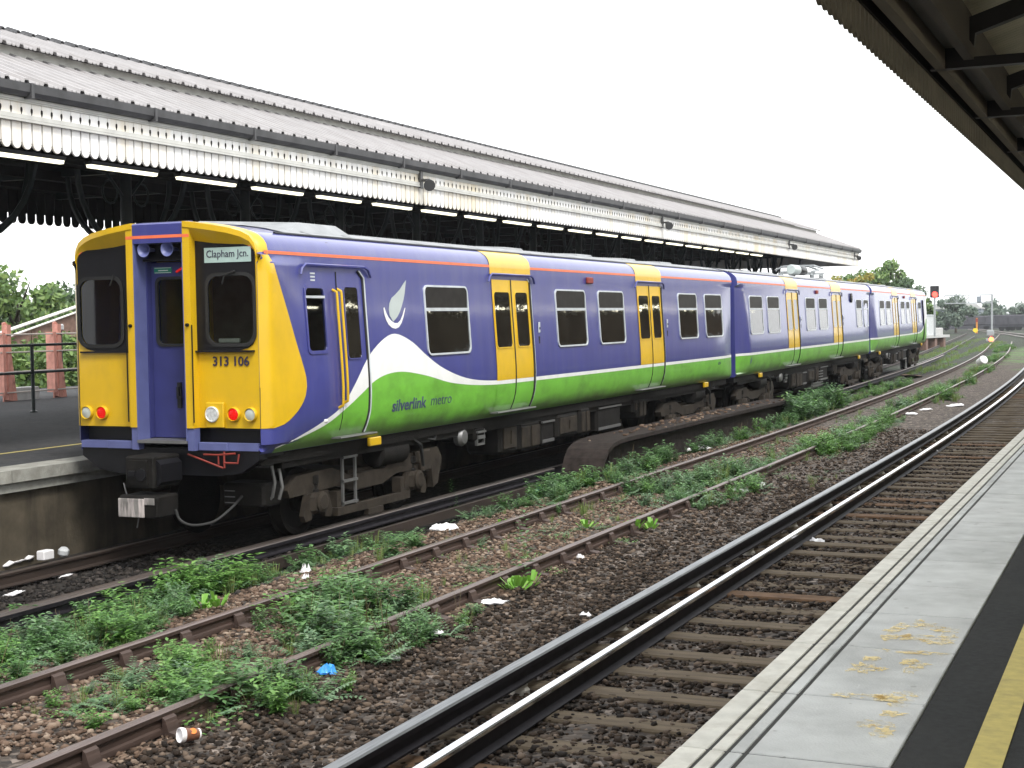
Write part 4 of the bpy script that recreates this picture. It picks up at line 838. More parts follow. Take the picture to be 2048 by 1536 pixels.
# gangway: recessed door, header, horns
b = MB(); b.box(-.349, .349, -.115, .0, 3.37, 3.585); b.loft([[(-.349, -.115, 3.585), (.349, -.115, 3.585), (.349, .1, 3.615), (-.349, .1, 3.615)], [(-.349, -.10, 3.60), (.349, -.10, 3.60), (.349, .1, 3.625), (-.349, .1, 3.625)]], True, True); b.build('gangway_header', 'blue', c1)
b = MB(); b.box(-.35, .35, .16, .22, 3.2, 3.4); b.box(-.35, .35, .0, .2, 3.372, 3.4); b.box(-.35, .35, .05, .2, 3.17, 3.2); b.build('horn_recess', 'black', c1)
for x in (-.2, .13):
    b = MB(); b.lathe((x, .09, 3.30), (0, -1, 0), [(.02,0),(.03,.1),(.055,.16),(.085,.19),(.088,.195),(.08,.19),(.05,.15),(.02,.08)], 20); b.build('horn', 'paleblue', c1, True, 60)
b = MB(); plate_hole([(-.31, 1.1), (.31, 1.1), (.31, 3.16), (-.31, 3.16)], rrect(-.22, .22, 2.2, 2.96, .06), .0, 2.55, .17, .21, b); gd = b.build('gangway_door', 'blueshade', c1)
b = MB(); b.box(-.349, -.315, .1, .21, 1.1, 3.17); b.box(.315, .349, .1, .21, 1.1, 3.17); b.build('door_frame', 'blueshade', gd).location = (0,0,0)
b = MB(); plate_hole(rrect(-.25, .25, 2.17, 2.99, .08), rrect(-.215, .215, 2.205, 2.955, .06), .0, 2.58, .155, .18, b); b.build('window_seal', 'rubber', gd).location = (0,0,0)
b = MB(); b.add([(x, .185, z) for x, z in rrect(-.22, .22, 2.2, 2.96, .06)], [tuple(range(20))]); b.build('pane', 'cglass', gd).location = (0,0,0)
b = MB(); b.box(.04, .09, .14, .17, 1.45, 1.75); b.box(.05, .08, .11, .15, 1.58, 1.70); b.box(.05, .12, .11, .13, 1.56, 1.59); b.build('door_handle', 'rubber', gd).location = (0,0,0)
b = MB(); b.k = 0; b.box(-.26, -.01, .162, .169, 3.03, 3.10); b.k = 1; b.box(-.25, -.02, .16, .163, 3.035, 3.04); b.box(-.25, -.02, .16, .163, 3.09, 3.095); b.box(-.20, -.06, .16, .163, 3.058, 3.068); b.build('green_notice', ['signg', 'white'], gd).location = (0,0,0)
b = MB(); b.tube([(.08, .13, 3.04), (.22, .13, 3.11)], .014, 6); b.build('red_handle', 'redlamp', gd).location = (0,0,0)
b = MB(); b.box(-.35, .35, -.12, .22, 1.055, 1.09); b.build('gangway_threshold', 'steel', c1)
# destination blind, unit number, lettering and emblem
b = MB(); b.box(.575, 1.205, -.013, -.008, 3.125, 3.295); ds = b.build('destination_sign', 'blind', c1)
t_ = txt('destination_text', 'Clapham Jcn.', .118, (.89, -.016, 3.185), (PI/2, 0, 0), 'ink', ds, .93, align='CENTER')
txt('unit_number', '313 106', .15, (.645, -.004, 1.95), (PI/2, 0, 0), 'ink', c1, 1.02, .003)
sx_ = lambda y, z: X1(y, z)+.0055
def sidetext(name, body, size, y, z, sx, bold, m='inkb'):
    o = txt(name, body, size, (0, 0, 0), (0, 0, 0), m, c1, 1., bold); o.location = (0, 0, c1['drop'])
    for v in o.data.vertices: yy, zz = y+v.co.x*sx, z+v.co.y; v.co = (X1(yy, zz)+.0085+max(0, v.co.z)*1.5, yy, zz)
    return o
sidetext('operator_lettering', 'silverlink', .215, 2.90, 1.245, 1.27, .0045)
sidetext('operator_lettering', 'metro', .215, 4.02, 1.255, 1.22, -.002)
sidetext('carriage_number', '62534', .085, 18.6, 1.31, 1., 0)
def leafpoly(P, m, name, off):
    b = MB(); n = len(P)//2
    b.loft([[(X1(y0, z0)+off, y0, z0), (X1(y1, z1)+off, y1, z1)] for (y0, z0), (y1, z1) in zip(P[:n], reversed(P[n:]))], False); return b.build(name, m, c1)
lf = [(3.02,2.43),(2.945,2.50),(2.93,2.58),(2.96,2.66),(3.03,2.73),(3.14,2.775),(3.27,2.84),(3.40,2.93),(3.475,2.975), (3.475,2.975),(3.44,2.88),(3.41,2.79),(3.36,2.70),(3.30,2.62),(3.24,2.55),(3.17,2.49),(3.10,2.45),(3.03,2.42)]
leafpoly(lf, 'silver', 'leaf_emblem', .005)
cr = [(2.79,2.60),(2.80,2.52),(2.84,2.44),(2.90,2.38),(2.98,2.34),(3.08,2.325),(3.18,2.345),(3.26,2.40),(3.33,2.48),(3.40,2.60), (3.38,2.60),(3.30,2.50),(3.23,2.435),(3.15,2.40),(3.07,2.40),(2.98,2.43),(2.91,2.475),(2.86,2.53),(2.83,2.58),(2.82,2.605)]
leafpoly(cr, 'white', 'crescent_emblem', .005)
# crew door, drop light, handrails on the side of the cab
for s in (-1, 1):
    b = MB(); P = rrect(.86, 1.34, 2.05, 2.88, .07); Q = rrect(.895, 1.305, 2.09, 2.835, .06)
    b.loft([[(s*(X1(u, v)+.001), u, v) for u, v in P], [(s*(X1(u, v)+.012), u, v) for u, v in P], [(s*(X1(u, v)+.012), u, v) for u, v in Q], [(s*(X1(u, v)-.03), u, v) for u, v in Q]], True); dl = b.build('cab_side_window', 'blue', c1)
    b = MB(); b.add([(s*(X1(u, v)-.006), u, v) for u, v in Q], [tuple(range(len(Q)))]); b.build('pane', 'cglass', dl)
b = MB(); b.box(X1(1.1, 2.72), X1(1.1, 2.72)+.018, .885, 1.315, 2.715, 2.745); b.build('sash_bar', 'alu', dl).location = (0,0,0)
b = MB(); ysd = list(np.linspace(1.55, 2.22, 5))
V = []; rows = 14
for y in ysd:
    for r in range(rows+1): z = lerp(1.05, 3.05, r/rows); V.append((X1(y, z)-.0 +.007, y, z))
b = MB(); P = rrect(1.78, 2.14, 1.96, 2.87, .06); Q = rrect(1.795, 2.125, 1.975, 2.855, .05)
b.loft([[(X1(u, v)+.001, u, v) for u, v in P], [(X1(u, v)+.012, u, v) for u, v in P], [(X1(u, v)+.012, u, v) for u, v in Q], [(X1(u, v)+.004, u, v) for u, v in Q]], True); cdw = b.build('crew_door_window', 'blue', c1)
b = MB(); b.add([(X1(u, v)+.0065, u, v) for u, v in Q], [tuple(range(len(Q)))]); b.build('pane', 'dglass', cdw).location = (0,0,0)
b = MB(); b.tube([(X1(1.62, z)+.006, 1.62, z) for z in np.linspace(3.04, 1.1, 14)], .008, 5)
b.tube([(X1(2.28, z)+.008, 2.27-(.12*(1-math.sqrt(max(0, 1-((z-2.93)/.13)**2))) if z > 2.93 else 0)-(0 if z > 1.3 else (1.3-z)*.12), z) for z in np.linspace(3.06, 1.03, 24)], .016, 6); b.build('crew_door_seal', 'rubber', c1)
b = MB(); b.tube([(X1(2.3, z)+.014, 2.305-(.12*(1-math.sqrt(max(0, 1-((z-2.93)/.13)**2))) if z > 2.93 else 0)-(0 if z > 1.3 else (1.3-z)*.12), z) for z in np.linspace(3.06, 1.03, 24)], .011, 6); b.build('crew_door_edge', 'alu', c1, True)
for y, z0, z1 in ((1.53, 1.38, 2.82), (1.64, 1.43, 2.83)):
    b = MB(); b.tube([(X1(y, z1), y, z1), (X1(y, z1)+.06, y, z1-.03)]+[(X1(y, z)+.06, y, z) for z in np.linspace(z1-.06, z0+.06, 8)]+[(X1(y, z0)+.06, y, z0+.03), (X1(y, z0), y, z0)], .017, 8); b.build('handrail', 'yellow', c1, True)
b = MB(); b.tube([(1.365, .78, 2.99), (1.37, .80, 3.06), (1.37, .88, 3.11), (1.37, 2.28, 3.11), (1.37, 2.38, 3.08), (1.365, 2.46, 2.99)], .019, 6); b.build('rain_deflector', 'blue', c1, True)
b = MB(); b.box(1.28, 1.43, 1.5, 2.42, 1.0, 1.02); b.tube([(1.43, 1.5, 1.01), (1.43, 2.42, 1.01)], .012, 6); b.build('door_step', 'steel', c1)
b = MB(); [b.box(X1(1.1, 3)-.01, X1(1.1, 3)+.008, 1.03, 1.13, z, z+.02) for z in (2.92, 2.96, 3.0)]; b.build('vent_slats', 'alu', c1)
b = MB(); b.bbox(1.37, 1.4, 1.2, 1.28, 1.22, 1.26, .01); b.build('side_clip', 'white', c1)
# cab interior
b = MB(); b.box(-1.25, 1.25, 1.55, 1.6, 1.0, 3.4); b.box(-.36, .36, 1.0, 1.05, 1.0, 2.0); b.build('cab_bulkhead', 'cabgrey', c1)
b = MB(); b.box(-1.27, -1.05, .9, 1.2, 1.8, 3.2); b.box(-1.02, -.86, .55, .6, 2.36, 2.47); b.box(-.40, -.38, .4, 1.5, 1.2, 3.2); b.build('cab_side_lining', 'ygrey', c1)
b = MB(); b.bbox(.5, 1.2, .12, .5, 2.0, 2.21, .03); b.bbox(-1.2, -.5, .12, .4, 1.95, 2.12, .03); b.bbox(.78, .95, .9, 1.05, 2.2, 2.75, .05); b.build('drivers_desk', 'cabgrey', c1)
b = MB(); b.bbox(.66, .95, .1, .14, 2.21, 2.26, .01); b.build('paper_on_desk', 'litterw', c1)
b = MB(); b.tube([(1.0, -.03, 3.02), (.86, -.04, 2.98), (.82, -.03, 2.88)], .012, 6); b.tube([(-.7, -.03, 3.02), (-.75, -.03, 2.9)], .01, 6); b.build('windscreen_wiper', 'rubber', c1)
# apron, coupler, pipes below the front
b = MB(); b.prism([(-1.25, .99), (1.25, .99), (1.25, .88), (1.0, .72), (.7, .68), (-.7, .68), (-1.0, .72), (-1.25, .88)], 1, .0, .16); b.build('front_apron', 'black', c1)
cp = MB(); cp.bbox(-.2, .2, -.55, -.05, .57, .94, .02); cp.box(-.13, .13, -.58, -.54, .62, .9); co_ = cp.build('coupler', 'under', c1)
b = MB(); b.lathe((.06, -.59, .74), (0, -1, 0), [(.07,0),(.07,.02),(.05,.02)], 14); b.box(-.12, -.03, -.6, -.57, .72, .78); b.prism([(.2, .6), (.26, .65), (.26, .85), (.2, .9)], 1, -.5, -.1); b.build('coupler_face', 'black', co_).location = (0,0,0)
b = MB(); b.bbox(-.26, .28, -.6, -.2, .25, .5, .02); eb = b.build('electric_coupler', 'under', co_); eb.location = (0,0,0)
b = MB(); b.bbox(-.26, .1, -.615, -.598, .255, .47, .01); b.bbox(.1, .24, -.612, -.598, .4, .48, .01); b.build('coupler_cover', mat('streaked_grey_cover', (.2, .19, .18), .7, var=.5, dirt=((.7, .62, .6), .95, 9, (2.2, 1, .25))), co_).location = (0,0,0)
b = MB(); fx, fy, fz = [smooth_interp(list(zip(range(6), q))) for q in ((.3, .36, .5, .68, .78, .8), (-.3, -.3, -.25, -.1, .1, .3), (.32, .2, .14, .17, .3, .42))]; b.tube([(fx(t), fy(t), fz(t)) for t in np.linspace(0, 5, 26)], .017, 8); b.build('jumper_hose', 'rubber', co_, True).location = (0,0,0)
b = MB(); b.tube([(-.3, -.45, .62), (-.22, -.5, .5)], .008, 5); b.tube([(-.02, -.55, .25), (-.05, -.55, .13)], .008, 5); b.build('coupler_pin', 'steel', co_).location = (0,0,0)
b = MB()
for P in ([(.30,.93),(.78,.78)], [(.52,.93),(.72,.93),(.72,.82)], [(.8,.97),(.8,.78)], [(.72,.93),(.95,.95)], [(.88,.84),(.98,.84),(1.0,.94)], [(.80,.84),(.88,.84)]): b.tube([(x, -.04, z) for x, z in P], .012, 6)
b.build('red_pipes', 'redpipe', c1)
b = MB(); b.bbox(.42, 1.0, .45, .85, .27, .55, .03); jb = b.build('junction_box', 'under', c1)
b = MB(); [b.box(.46, .6, .44, .452, z, z+.012) for z in (.31, .38, .45)]; b.build('box_labels', 'steel', jb).location = (0,0,0)
b = MB(); b.tube([(1.02, .6, .75), (1.06, .6, .55), (1.02, .6, .38), (.92, .6, .3)], .02, 6); b.tube([(1.08, .65, .75), (1.13, .65, .5), (1.08, .65, .35)], .02, 6); b.build('cab_hose', 'steel', c1, True)
b = MB()
for yy in (2.02, 2.34): b.box(1.12, 1.15, yy, yy+.035, .1, .72)
for z in (.7, .4, .12): b.box(1.12, 1.17, 2.02, 2.375, z, z+.03)
b.build('crew_ladder', 'steel', c1)
# ------------------------------------------------------------------ conductor-rail ramp cover beside the train
rp_ = thing('rail_cover', 'long dark steel cover with a curved end between the train and the weeds', 'rail cover', (1.8, 9, -.3))
def rtop(y): return interp(y, [(8.75, -.32), (8.8, -.12), (8.92, .08), (9.1, .22), (9.35, .30), (9.7, .335), (10.2, .345), (20, .30), (23.4, .26)])
b = MB(); ysr = [8.75, 8.8, 8.92, 9.1, 9.35, 9.7, 10.2]+list(np.linspace(11.5, 23.4, 11))
b.loft([[(1.42-bend(y), y, rtop(y)), (2.16-bend(y), y, rtop(y)), (2.16-bend(y), y, rtop(y)-.07), (1.42-bend(y), y, rtop(y)-.07)] for y in ysr], True, True); W(b, 'curved_plate', 'rampt', rp_)
b = MB(); b.box(1.5, 1.98, 9.6, 23.1, -.45, .2); W(b, 'side_wall', 'rampt', rp_)
b = MB()
for k in range(150): y = random.choice([random.gauss(14.2, 1.3), random.uniform(9.5, 23)]); x = random.uniform(1.5, 2.1)-bend(y); s_ = random.uniform(.012, .04); b.bbox(x-s_, x+s_, y-s_, y+s_, rtop(y)-.005, rtop(y)+s_*.9, s_*.3)
tag(b.build('stone_litter', 'gravp'), 'pale stones and rubbish lying on top of the dark rail cover', 'debris', kind='stuff')
# ------------------------------------------------------------------ weeds
def leaf(V, F, o, d, upv, L_, w_):
    d = d/np.linalg.norm(d); s = np.cross(d, upv); s /= (np.linalg.norm(s)+1e-9); n = np.cross(s, d); k = len(V)
    V += [o, o+d*L_*.45+s*w_*.5+n*L_*.06, o+d*L_-n*L_*.12, o+d*L_*.45-s*w_*.5+n*L_*.06]; F += [(k, k+1, k+2, k+3)]
def proto(kind, seed):
    R = np.random.default_rng(seed); V = []; F = []; SV = []; U = np.array([0, 0, 1.])
    if kind == 'bush':
        for st in range(9):
            a = R.random()*2*PI; lean = R.uniform(.15, .95); h = R.uniform(.55, 1.0); q = np.array([math.cos(a), math.sin(a), 0.])
            P0 = q*R.uniform(0, .12)
            for i in range(13):
                t = (i+1)/13; p = P0+q*lean*.55*t**1.5+U*h*t*(1-.25*lean*t); 
                for sgn in (0, PI*.8):
                    b_ = a+i*2.4+sgn+R.normal()*.3; d = np.array([math.cos(b_), math.sin(b_), R.uniform(-.2, .55)]); leaf(V, F, p, d, U, R.uniform(.13, .27)*(1.15-.5*t), R.uniform(.05, .09))
    elif kind == 'low':
        for i in range(60):
            a = R.random()*2*PI; r_ = R.random()**.6*.55; p = np.array([r_*math.cos(a), r_*math.sin(a), R.uniform(.04, .28)*(1.1-r_)]); b_ = R.random()*2*PI
            leaf(V, F, p, np.array([math.cos(b_), math.sin(b_), R.uniform(-.3, .4)]), U, R.uniform(.06, .13), R.uniform(.04, .07))
    elif kind == 'dock':
        for i in range(16):
            a = i*2.4+R.normal()*.3; el = R.uniform(.5, 1.25); d = np.array([math.cos(a)*math.cos(el), math.sin(a)*math.cos(el), math.sin(el)]); L_ = R.uniform(.6, 1.0); o = np.zeros(3); s = np.cross(d, U); s /= np.linalg.norm(s); wd = .16*L_
            k = len(V); V += [o, o+d*L_*.35+s*wd*.35, o+d*L_*.7+s*wd*.5, o+d*L_*1.0-U*L_*.18, o+d*L_*.7-s*wd*.5, o+d*L_*.35-s*wd*.35]; F += [(k, k+1, k+4+1, k), (k+1, k+2, k+4, k+5), (k+2, k+3, k+4, k+2)]
    elif kind == 'grass':
        for i in range(26):
            a = R.random()*2*PI; q = np.array([math.cos(a), math.sin(a), 0.]); o = q*R.uniform(0, .12); h = R.uniform(.5, 1.0); le = R.uniform(.1, .6); w_ = .014; sd_ = np.array([-q[1], q[0], 0])*w_*.5
            k = len(V); V += [o-sd_, o+sd_, o+q*le*.35+U*h*.7+sd_*.7, o+q*le*.35+U*h*.7-sd_*.7, o+q*le+U*h]; F += [(k, k+1, k+2, k+3), (k+3, k+2, k+4, k+3)]
    elif kind == 'fern':
        for st in range(8):
            a = st*.8+R.random(); q = np.array([math.cos(a), math.sin(a), 0.]); el = R.uniform(.35, .9); n_ = np.array([-q[1], q[0], 0])
            for i in range(9):
                t = (i+1)/9; p = q*t*.7*math.cos(el)+U*(t*math.sin(el)*.9-.35*t*t*(1-el*.5)); 
                for sg in (-1, 1): leaf(V, F, p, n_*sg+q*.6+U*R.uniform(-.2, .3), U, .17*(1.15-.6*t), .055)
    elif kind == 'twig':
        for i in range(4):
            a = R.random()*6; q = np.array([math.cos(a), math.sin(a), 0.]); s_ = np.array([-q[1], q[0], 0])*.006; o = q*.05; e_ = q*R.uniform(.1, .5)+U*R.uniform(.6, 1); k = len(V)
            V += [o-s_, o+s_, e_+s_*.5, e_-s_*.5]; F += [(k, k+1, k+2, k+3)]
    elif kind == 'stalk':
        for i in range(30):
            t = i/29; a = i*2.4; p = np.array([.05*math.sin(3*t), .05*t, t]); leaf(V, F, p, np.array([math.cos(a), math.sin(a), R.uniform(.0, .5)]), U, .16*(1.1-t*.6), .045)
    return np.array(V), F
PRO = {k: [proto(k, 10*i+j) for j in range(4)] for i, k in enumerate(('bush', 'low', 'dock', 'stalk', 'grass', 'fern', 'twig'))}
def plant_arrays(items):
    VV = []; FF = []; MI = []; n = 0
    for kind, x, y, z, h, wscale, yaw, mi_ in items:
        V, F = random.choice(PRO[kind]); c, s = math.cos(yaw), math.sin(yaw); q = V*np.array([h*wscale, h*wscale, h]); X_ = q[:,0]*c-q[:,1]*s; Y_ = q[:,0]*s+q[:,1]*c
        VV.append(np.stack([X_+x, Y_+y, q[:,2]+z], 1)); FF.append(np.array([f if len(f) == 4 else f for f in F])+n); MI.append(np.full(len(F), mi_)); n += len(V)
    return np.concatenate(VV), np.concatenate(FF), np.concatenate(MI)
def patch(name, label, ells, matn, kindmix, hh, dens=1., tall=None):
    items = []
    for cx, cy, rx, ry in ells:
        n = int(PI*rx*ry*15*dens)+3
        for k in range(n):
            t = random.random()*2*PI; q = random.random()**.5; x, y = cx+rx*q*math.cos(t), cy+ry*q*math.sin(t)
            h = random.uniform(*hh)*(1.1-.6*q*q); kd = random.choice(kindmix); mi_ = {'grass': 2, 'fern': 1, 'twig': 4}.get(kd, random.choice((0, 0, 0, 0, 1, 3)))
            items.append((kd, x, y, gz(x, y)-.02, h*(1.25 if kd == 'twig' else 1), random.uniform(.9, 1.5), random.random()*6, mi_))
    V, F, MI = plant_arrays(items); o = arrmesh(name, V, F, [matn, 'pale', 'grass', 'weedb', 'stem'], mi=MI); return tag(o, label, 'weeds', kind='stuff')
BL = ['bush', 'bush', 'bush', 'fern', 'fern', 'low', 'low', 'grass', 'twig']
patch('weeds', 'dense grey-green weeds at the lower left between the far rail and the rusty rail', [(2.51, -5.19, 0.52, 1.0), (2.5, -4.65, 0.52, 1.0), (2.3, -3.9, 0.46, 1.0), (1.73, -4.31, 0.46, 0.88), (2.01, -2.96, 0.46, 0.88), (3.0, -5.84, 0.34, 0.75), (1.11, -3.87, 0.46, 1.0), (2.17, -4.57, 0.57, 1.12), (1.98, -4.83, 0.46, 1.0), (2.69, -4.58, 0.34, 0.75), (2.38, -3.66, 0.4, 0.75), (1.15, -3.25, 0.34, 0.75), (1.66, -3.44, 0.46, 0.88), (1.74, -3.05, 0.34, 0.75)], 'weed', BL, (0.2, 0.42), 1.3)
patch('weeds', 'upright leafy weeds growing over the dark conductor rail in front of the coupler', [(1.58, -2.31, 0.34, 0.62), (1.74, -2.12, 0.29, 0.5), (1.83, -1.65, 0.29, 0.5)], 'weedb', ["bush"], (0.35, 0.6), 0.9)
patch('weeds', 'straggling weeds along the foot of the conductor rail below the first bogie', [(1.87, -1.18, 0.23, 0.62), (1.75, -0.56, 0.23, 0.5), (1.71, 0.51, 0.17, 0.62), (1.75, 1.12, 0.25, 0.5), (1.71, 1.74, 0.25, 0.5), (1.94, 2.03, 0.17, 0.38), (1.81, -0.19, 0.23, 0.5), (1.97, -1.6, 0.29, 0.5), (1.68, 0.89, 0.21, 0.5)], 'weed', ["bush","low","fern","grass"], (0.22, 0.4), 0.9)
patch('weeds', 'light green low weeds between the two rusty rails at the lower left', [(3.84, -5.83, 0.4, 0.62), (3.81, -5.39, 0.4, 0.75), (3.86, -4.97, 0.46, 0.75), (4.0, -6.19, 0.29, 0.5), (3.89, -4.7, 0.4, 0.62), (4.18, -5.71, 0.34, 0.62), (3.52, -6.23, 0.14, 0.25)], 'weedb', ["low","low","bush","fern","grass"], (0.18, 0.34), 1.1)
patch('weeds', 'broad grey-green weeds spilling over the front rusty rail near the paper cup', [(4.67, -5.81, 0.34, 0.5), (4.68, -5.52, 0.37, 0.5), (4.8, -5.33, 0.34, 0.5), (4.72, -6.05, 0.23, 0.38), (5.05, -5.53, 0.29, 0.38)], 'weed', BL, (0.25, 0.5), 1.3)
patch('weeds', 'tall dense clump of weeds around the sapling between the rusty rails', [(4.3, -3.82, 0.46, 0.75), (4.06, -3.07, 0.57, 1.0), (4.12, -2.83, 0.57, 1.0), (4.5, -4.31, 0.4, 0.62), (4.22, -2.56, 0.46, 0.88), (4.63, -3.9, 0.4, 0.62), (3.51, -2.32, 0.34, 0.75)], 'weed', BL, (0.25, 0.52), 0.9)
patch('weeds', 'leafy weeds trailing along the rusty rail right of the tall clump', [(4.64, -2.87, 0.34, 0.75), (4.89, -2.9, 0.34, 0.62), (4.97, -3.77, 0.34, 0.62), (5.1, -3.03, 0.29, 0.38), (4.96, -4.32, 0.29, 0.38), (4.94, -3.97, 0.34, 0.38), (5.14, -5.21, 0.29, 0.38)], 'weed', BL, (0.2, 0.38), 1.0)
patch('weeds', 'feathery weeds on both sides of the rusty rail below the leading coach', [(2.27, 4.09, 0.25, 0.62), (1.75, 4.49, 0.17, 0.5), (2.11, 4.88, 0.23, 0.62), (3.53, 3.95, 0.29, 0.75), (2.68, 0.63, 0.23, 0.5), (2.82, 0.13, 0.23, 0.5)], 'weed', ["bush","low","fern","grass"], (0.2, 0.38), 0.9)
patch('weeds', 'bank of weeds at the curved end of the dark rail cover', [(2.24, 6.46, 0.34, 1.0), (2.17, 7.47, 0.4, 1.25), (2.39, 8.27, 0.4, 1.25), (2.4, 9.46, 0.4, 1.25), (2.62, 5.32, 0.29, 0.62), (2.34, 10.75, 0.34, 1.12), (1.44, 13.01, 0.23, 1.0)], 'weed', BL, (0.25, 0.5), 1.1)
patch('weeds', 'wide weed patch covering both rusty rails in the middle distance', [(3.83, 6.91, 0.46, 1.25), (4.0, 7.63, 0.46, 1.5), (4.17, 8.75, 0.46, 1.5), (4.41, 5.55, 0.4, 0.88), (4.81, 5.67, 0.4, 0.88), (4.9, 7.21, 0.4, 1.12), (4.44, 9.6, 0.4, 1.25), (3.55, 6.83, 0.34, 1.0), (4.35, 11.72, 0.34, 1.25)], 'weed', BL, (0.22, 0.42), 1.1)
patch('weeds', 'weeds along the side of the dark rail cover', [(2.41, 14.35, 0.29, 1.38), (2.43, 16.19, 0.29, 1.38), (2.56, 18.26, 0.29, 1.5), (2.59, 20.58, 0.29, 1.5), (1.77, 17.39, 0.23, 1.25)], 'weed', BL, (0.25, 0.45), 0.9)
patch('weeds', 'weed patch beside the rusty rail beyond the white litter', [(4.81, 13.81, 0.46, 1.88), (4.86, 15.5, 0.52, 2.25), (4.71, 18.01, 0.46, 2.0), (4.43, 14.26, 0.34, 1.25), (4.63, 20.97, 0.46, 2.25), (4.24, 26.48, 0.4, 2.5)], 'weedb', BL, (0.25, 0.45), 1.0)
patch('weeds', 'tall bushy weeds at the far end of the rail cover beside the train', [(2.19, 24.09, 0.4, 1.5), (1.86, 27.22, 0.4, 1.5), (2.34, 22.24, 0.29, 1.0), (2.2, 27.27, 0.34, 1.25)], 'weed', ["bush"], (0.45, 0.85), 0.8)
patch('weeds', 'weeds between the train and the rusty rail in the distance', [(1.92, 30.92, 0.46, 2.5), (2.17, 33.76, 0.46, 2.5), (2.18, 38.65, 0.46, 3.75), (2.15, 26.15, 0.46, 2.5), (0.65, 40.39, 0.34, 2.5), (0.73, 43.64, 0.34, 1.5)], 'weedb', ["low","bush","grass"], (0.22, 0.42), 0.8)
patch('weeds', 'green growth right of the far rusty rails before the curve', [(4.31, 34.0, 0.46, 3.75), (4.15, 40.62, 0.46, 3.75), (3.67, 51.84, 0.46, 5.0), (4.24, 31.21, 0.34, 2.5), (2.7, 68.63, 0.46, 6.25), (1.35, 89.62, 0.46, 7.5), (4.95, 31.3, 0.34, 2.5)], 'weedb', ["low","bush","grass"], (0.25, 0.5), 0.7)
patch('weeds', 'grassy growth around the far curving rails', [(-2.5, 84.32, 0.92, 10.0), (-3.85, 106.05, 0.92, 11.25), (-4.97, 126.49, 0.92, 12.5), (-0.3, 90.02, 0.69, 10.0), (-0.22, 73.42, 0.69, 7.5), (0.32, 57.81, 0.57, 5.0), (-0.93, 105.06, 0.57, 10.0), (1.25, 57.77, 0.57, 5.0)], 'weedb', ["low","grass"], (0.25, 0.5), 0.55)
patch('weeds', 'thin scatter of small green weeds along the middle rails', [(3.55, 1.49, 0.92, 1.5), (3.65, 2.79, 0.92, 1.88), (3.63, -0.6, 0.92, 1.25), (3.4, 5.26, 0.92, 1.88), (5.38, 9.08, 0.69, 1.88), (3.48, 15.79, 0.69, 2.5), (3.31, 24.28, 0.92, 3.75), (2.04, -0.47, 0.57, 1.0), (4.39, 3.47, 0.57, 1.25)], 'weedb', ["low","low","fern","grass"], (0.12, 0.28), 0.35)
# single plants, each a thing of its own
def plants(name, kind, matn, spots, label, group):
    ms = []
    for j in range(4):
        V, F = PRO[kind][j]; ms.append(arrmesh(name, V, np.array(F), [matn])); COL.objects.unlink(ms[-1])
    for i, (x, y, h) in enumerate(spots):
        o = ms[i % 4].copy(); COL.objects.link(o); o.location = (x, y, gz(x, y)-.01); o.scale = (h, h, h); o.rotation_euler = (0, 0, i*1.7)
        o.name = name; tag(o, label if isinstance(label, str) else label[i], 'weed', group)
    for q in ms: bpy.data.objects.remove(q)
plants('dock_plant', 'dock', 'dock', [(2.71, -2.96, 0.36), (2.53, -2.95, 0.32), (4.97, -1.3, 0.36), (4.99, -1.03, 0.3), (3.14, 2.4, 0.3), (4.11, 2.84, 0.27), (4.73, 2.85, 0.32), (4.92, 2.91, 0.3), (4.86, -1.21, 0.28)], ['bright green dock beside the rusty rail at the lower left', 'bright green dock plant just left of its twin at the lower left', 'bright green rosette on the outer side of the front rusty rail', 'small rosette touching the bright green one by the front rail', 'bright dock against the inner side of the rear rusty rail', 'bright dock between the two rusty rails in the middle', 'bright narrow dock just beyond the front rusty rail', 'broad bright dock right of the narrow one by the front rail', 'low rosette at the left of the bright clump by the front rail'], None)
plants('tall_weed', 'stalk', 'weed', [(4.76, -0.68, 0.75), (1.14, 5.19, 0.5), (1.46, 4.69, 0.35), (4.65, -0.56, 0.6)], ['tall feathery weed rising above the bright rosette', 'leaning leafy stalk in front of the conductor rail', 'short stalk beside the leaning one by the conductor rail', 'second feathery stem behind the bright rosette'], None)
plants('sapling', 'stalk', 'weed', [(4.83, -4.37, 0.95)], ['thin sapling stem standing up through the tall weed clump'], None)
plants('small_weed', 'low', 'weedb', [(4.82, 1.89, 0.3), (4.91, 1.99, 0.3), (4.88, -0.18, 0.3), (2.81, -1.33, 0.3), (4.38, -1.23, 0.3), (4.17, -0.42, 0.3), (4.4, 0.64, 0.3), (4.27, 2.98, 0.3), (3.86, -6.37, 0.3), (3.56, -3.25, 0.3), (4.07, 2.05, 0.3), (3.3, 0.29, 0.3), (0.88, 15.85, 0.3), (3.34, 16.39, 0.3)], 'small light green weed growing singly in the open ballast', 'single small weeds in the open ballast')
# ------------------------------------------------------------------ litter
def crumple(name, label, x, y, z, sx, sy, sz, m, rz=0., cat='litter', seed=0):
    R = random.Random(seed); b = MB(); n = 7; V = []
    for j in range(n):
        for i in range(n): V.append(((i/(n-1)-.5)*sx*(1+R.uniform(-.15, .15)), (j/(n-1)-.5)*sy*(1+R.uniform(-.15, .15)), sz*(R.random()*(.3 if i in (0, n-1) or j in (0, n-1) else 1))))
    F = [(j*n+i, j*n+i+1, (j+1)*n+i+1, (j+1)*n+i) for j in range(n-1) for i in range(n-1)]
    k = len(V); V2 = [(vx, vy, vz*.6-.006) for vx, vy, vz in V]; b.add(V+V2, F+[tuple(i+k for i in reversed(f)) for f in F]); o = b.build(name, m, smooth=True, ang=25)
    o.location = (x, y, z); o.rotation_euler = (R.uniform(-.12, .12), R.uniform(-.12, .12), rz); return tag(o, label, cat)
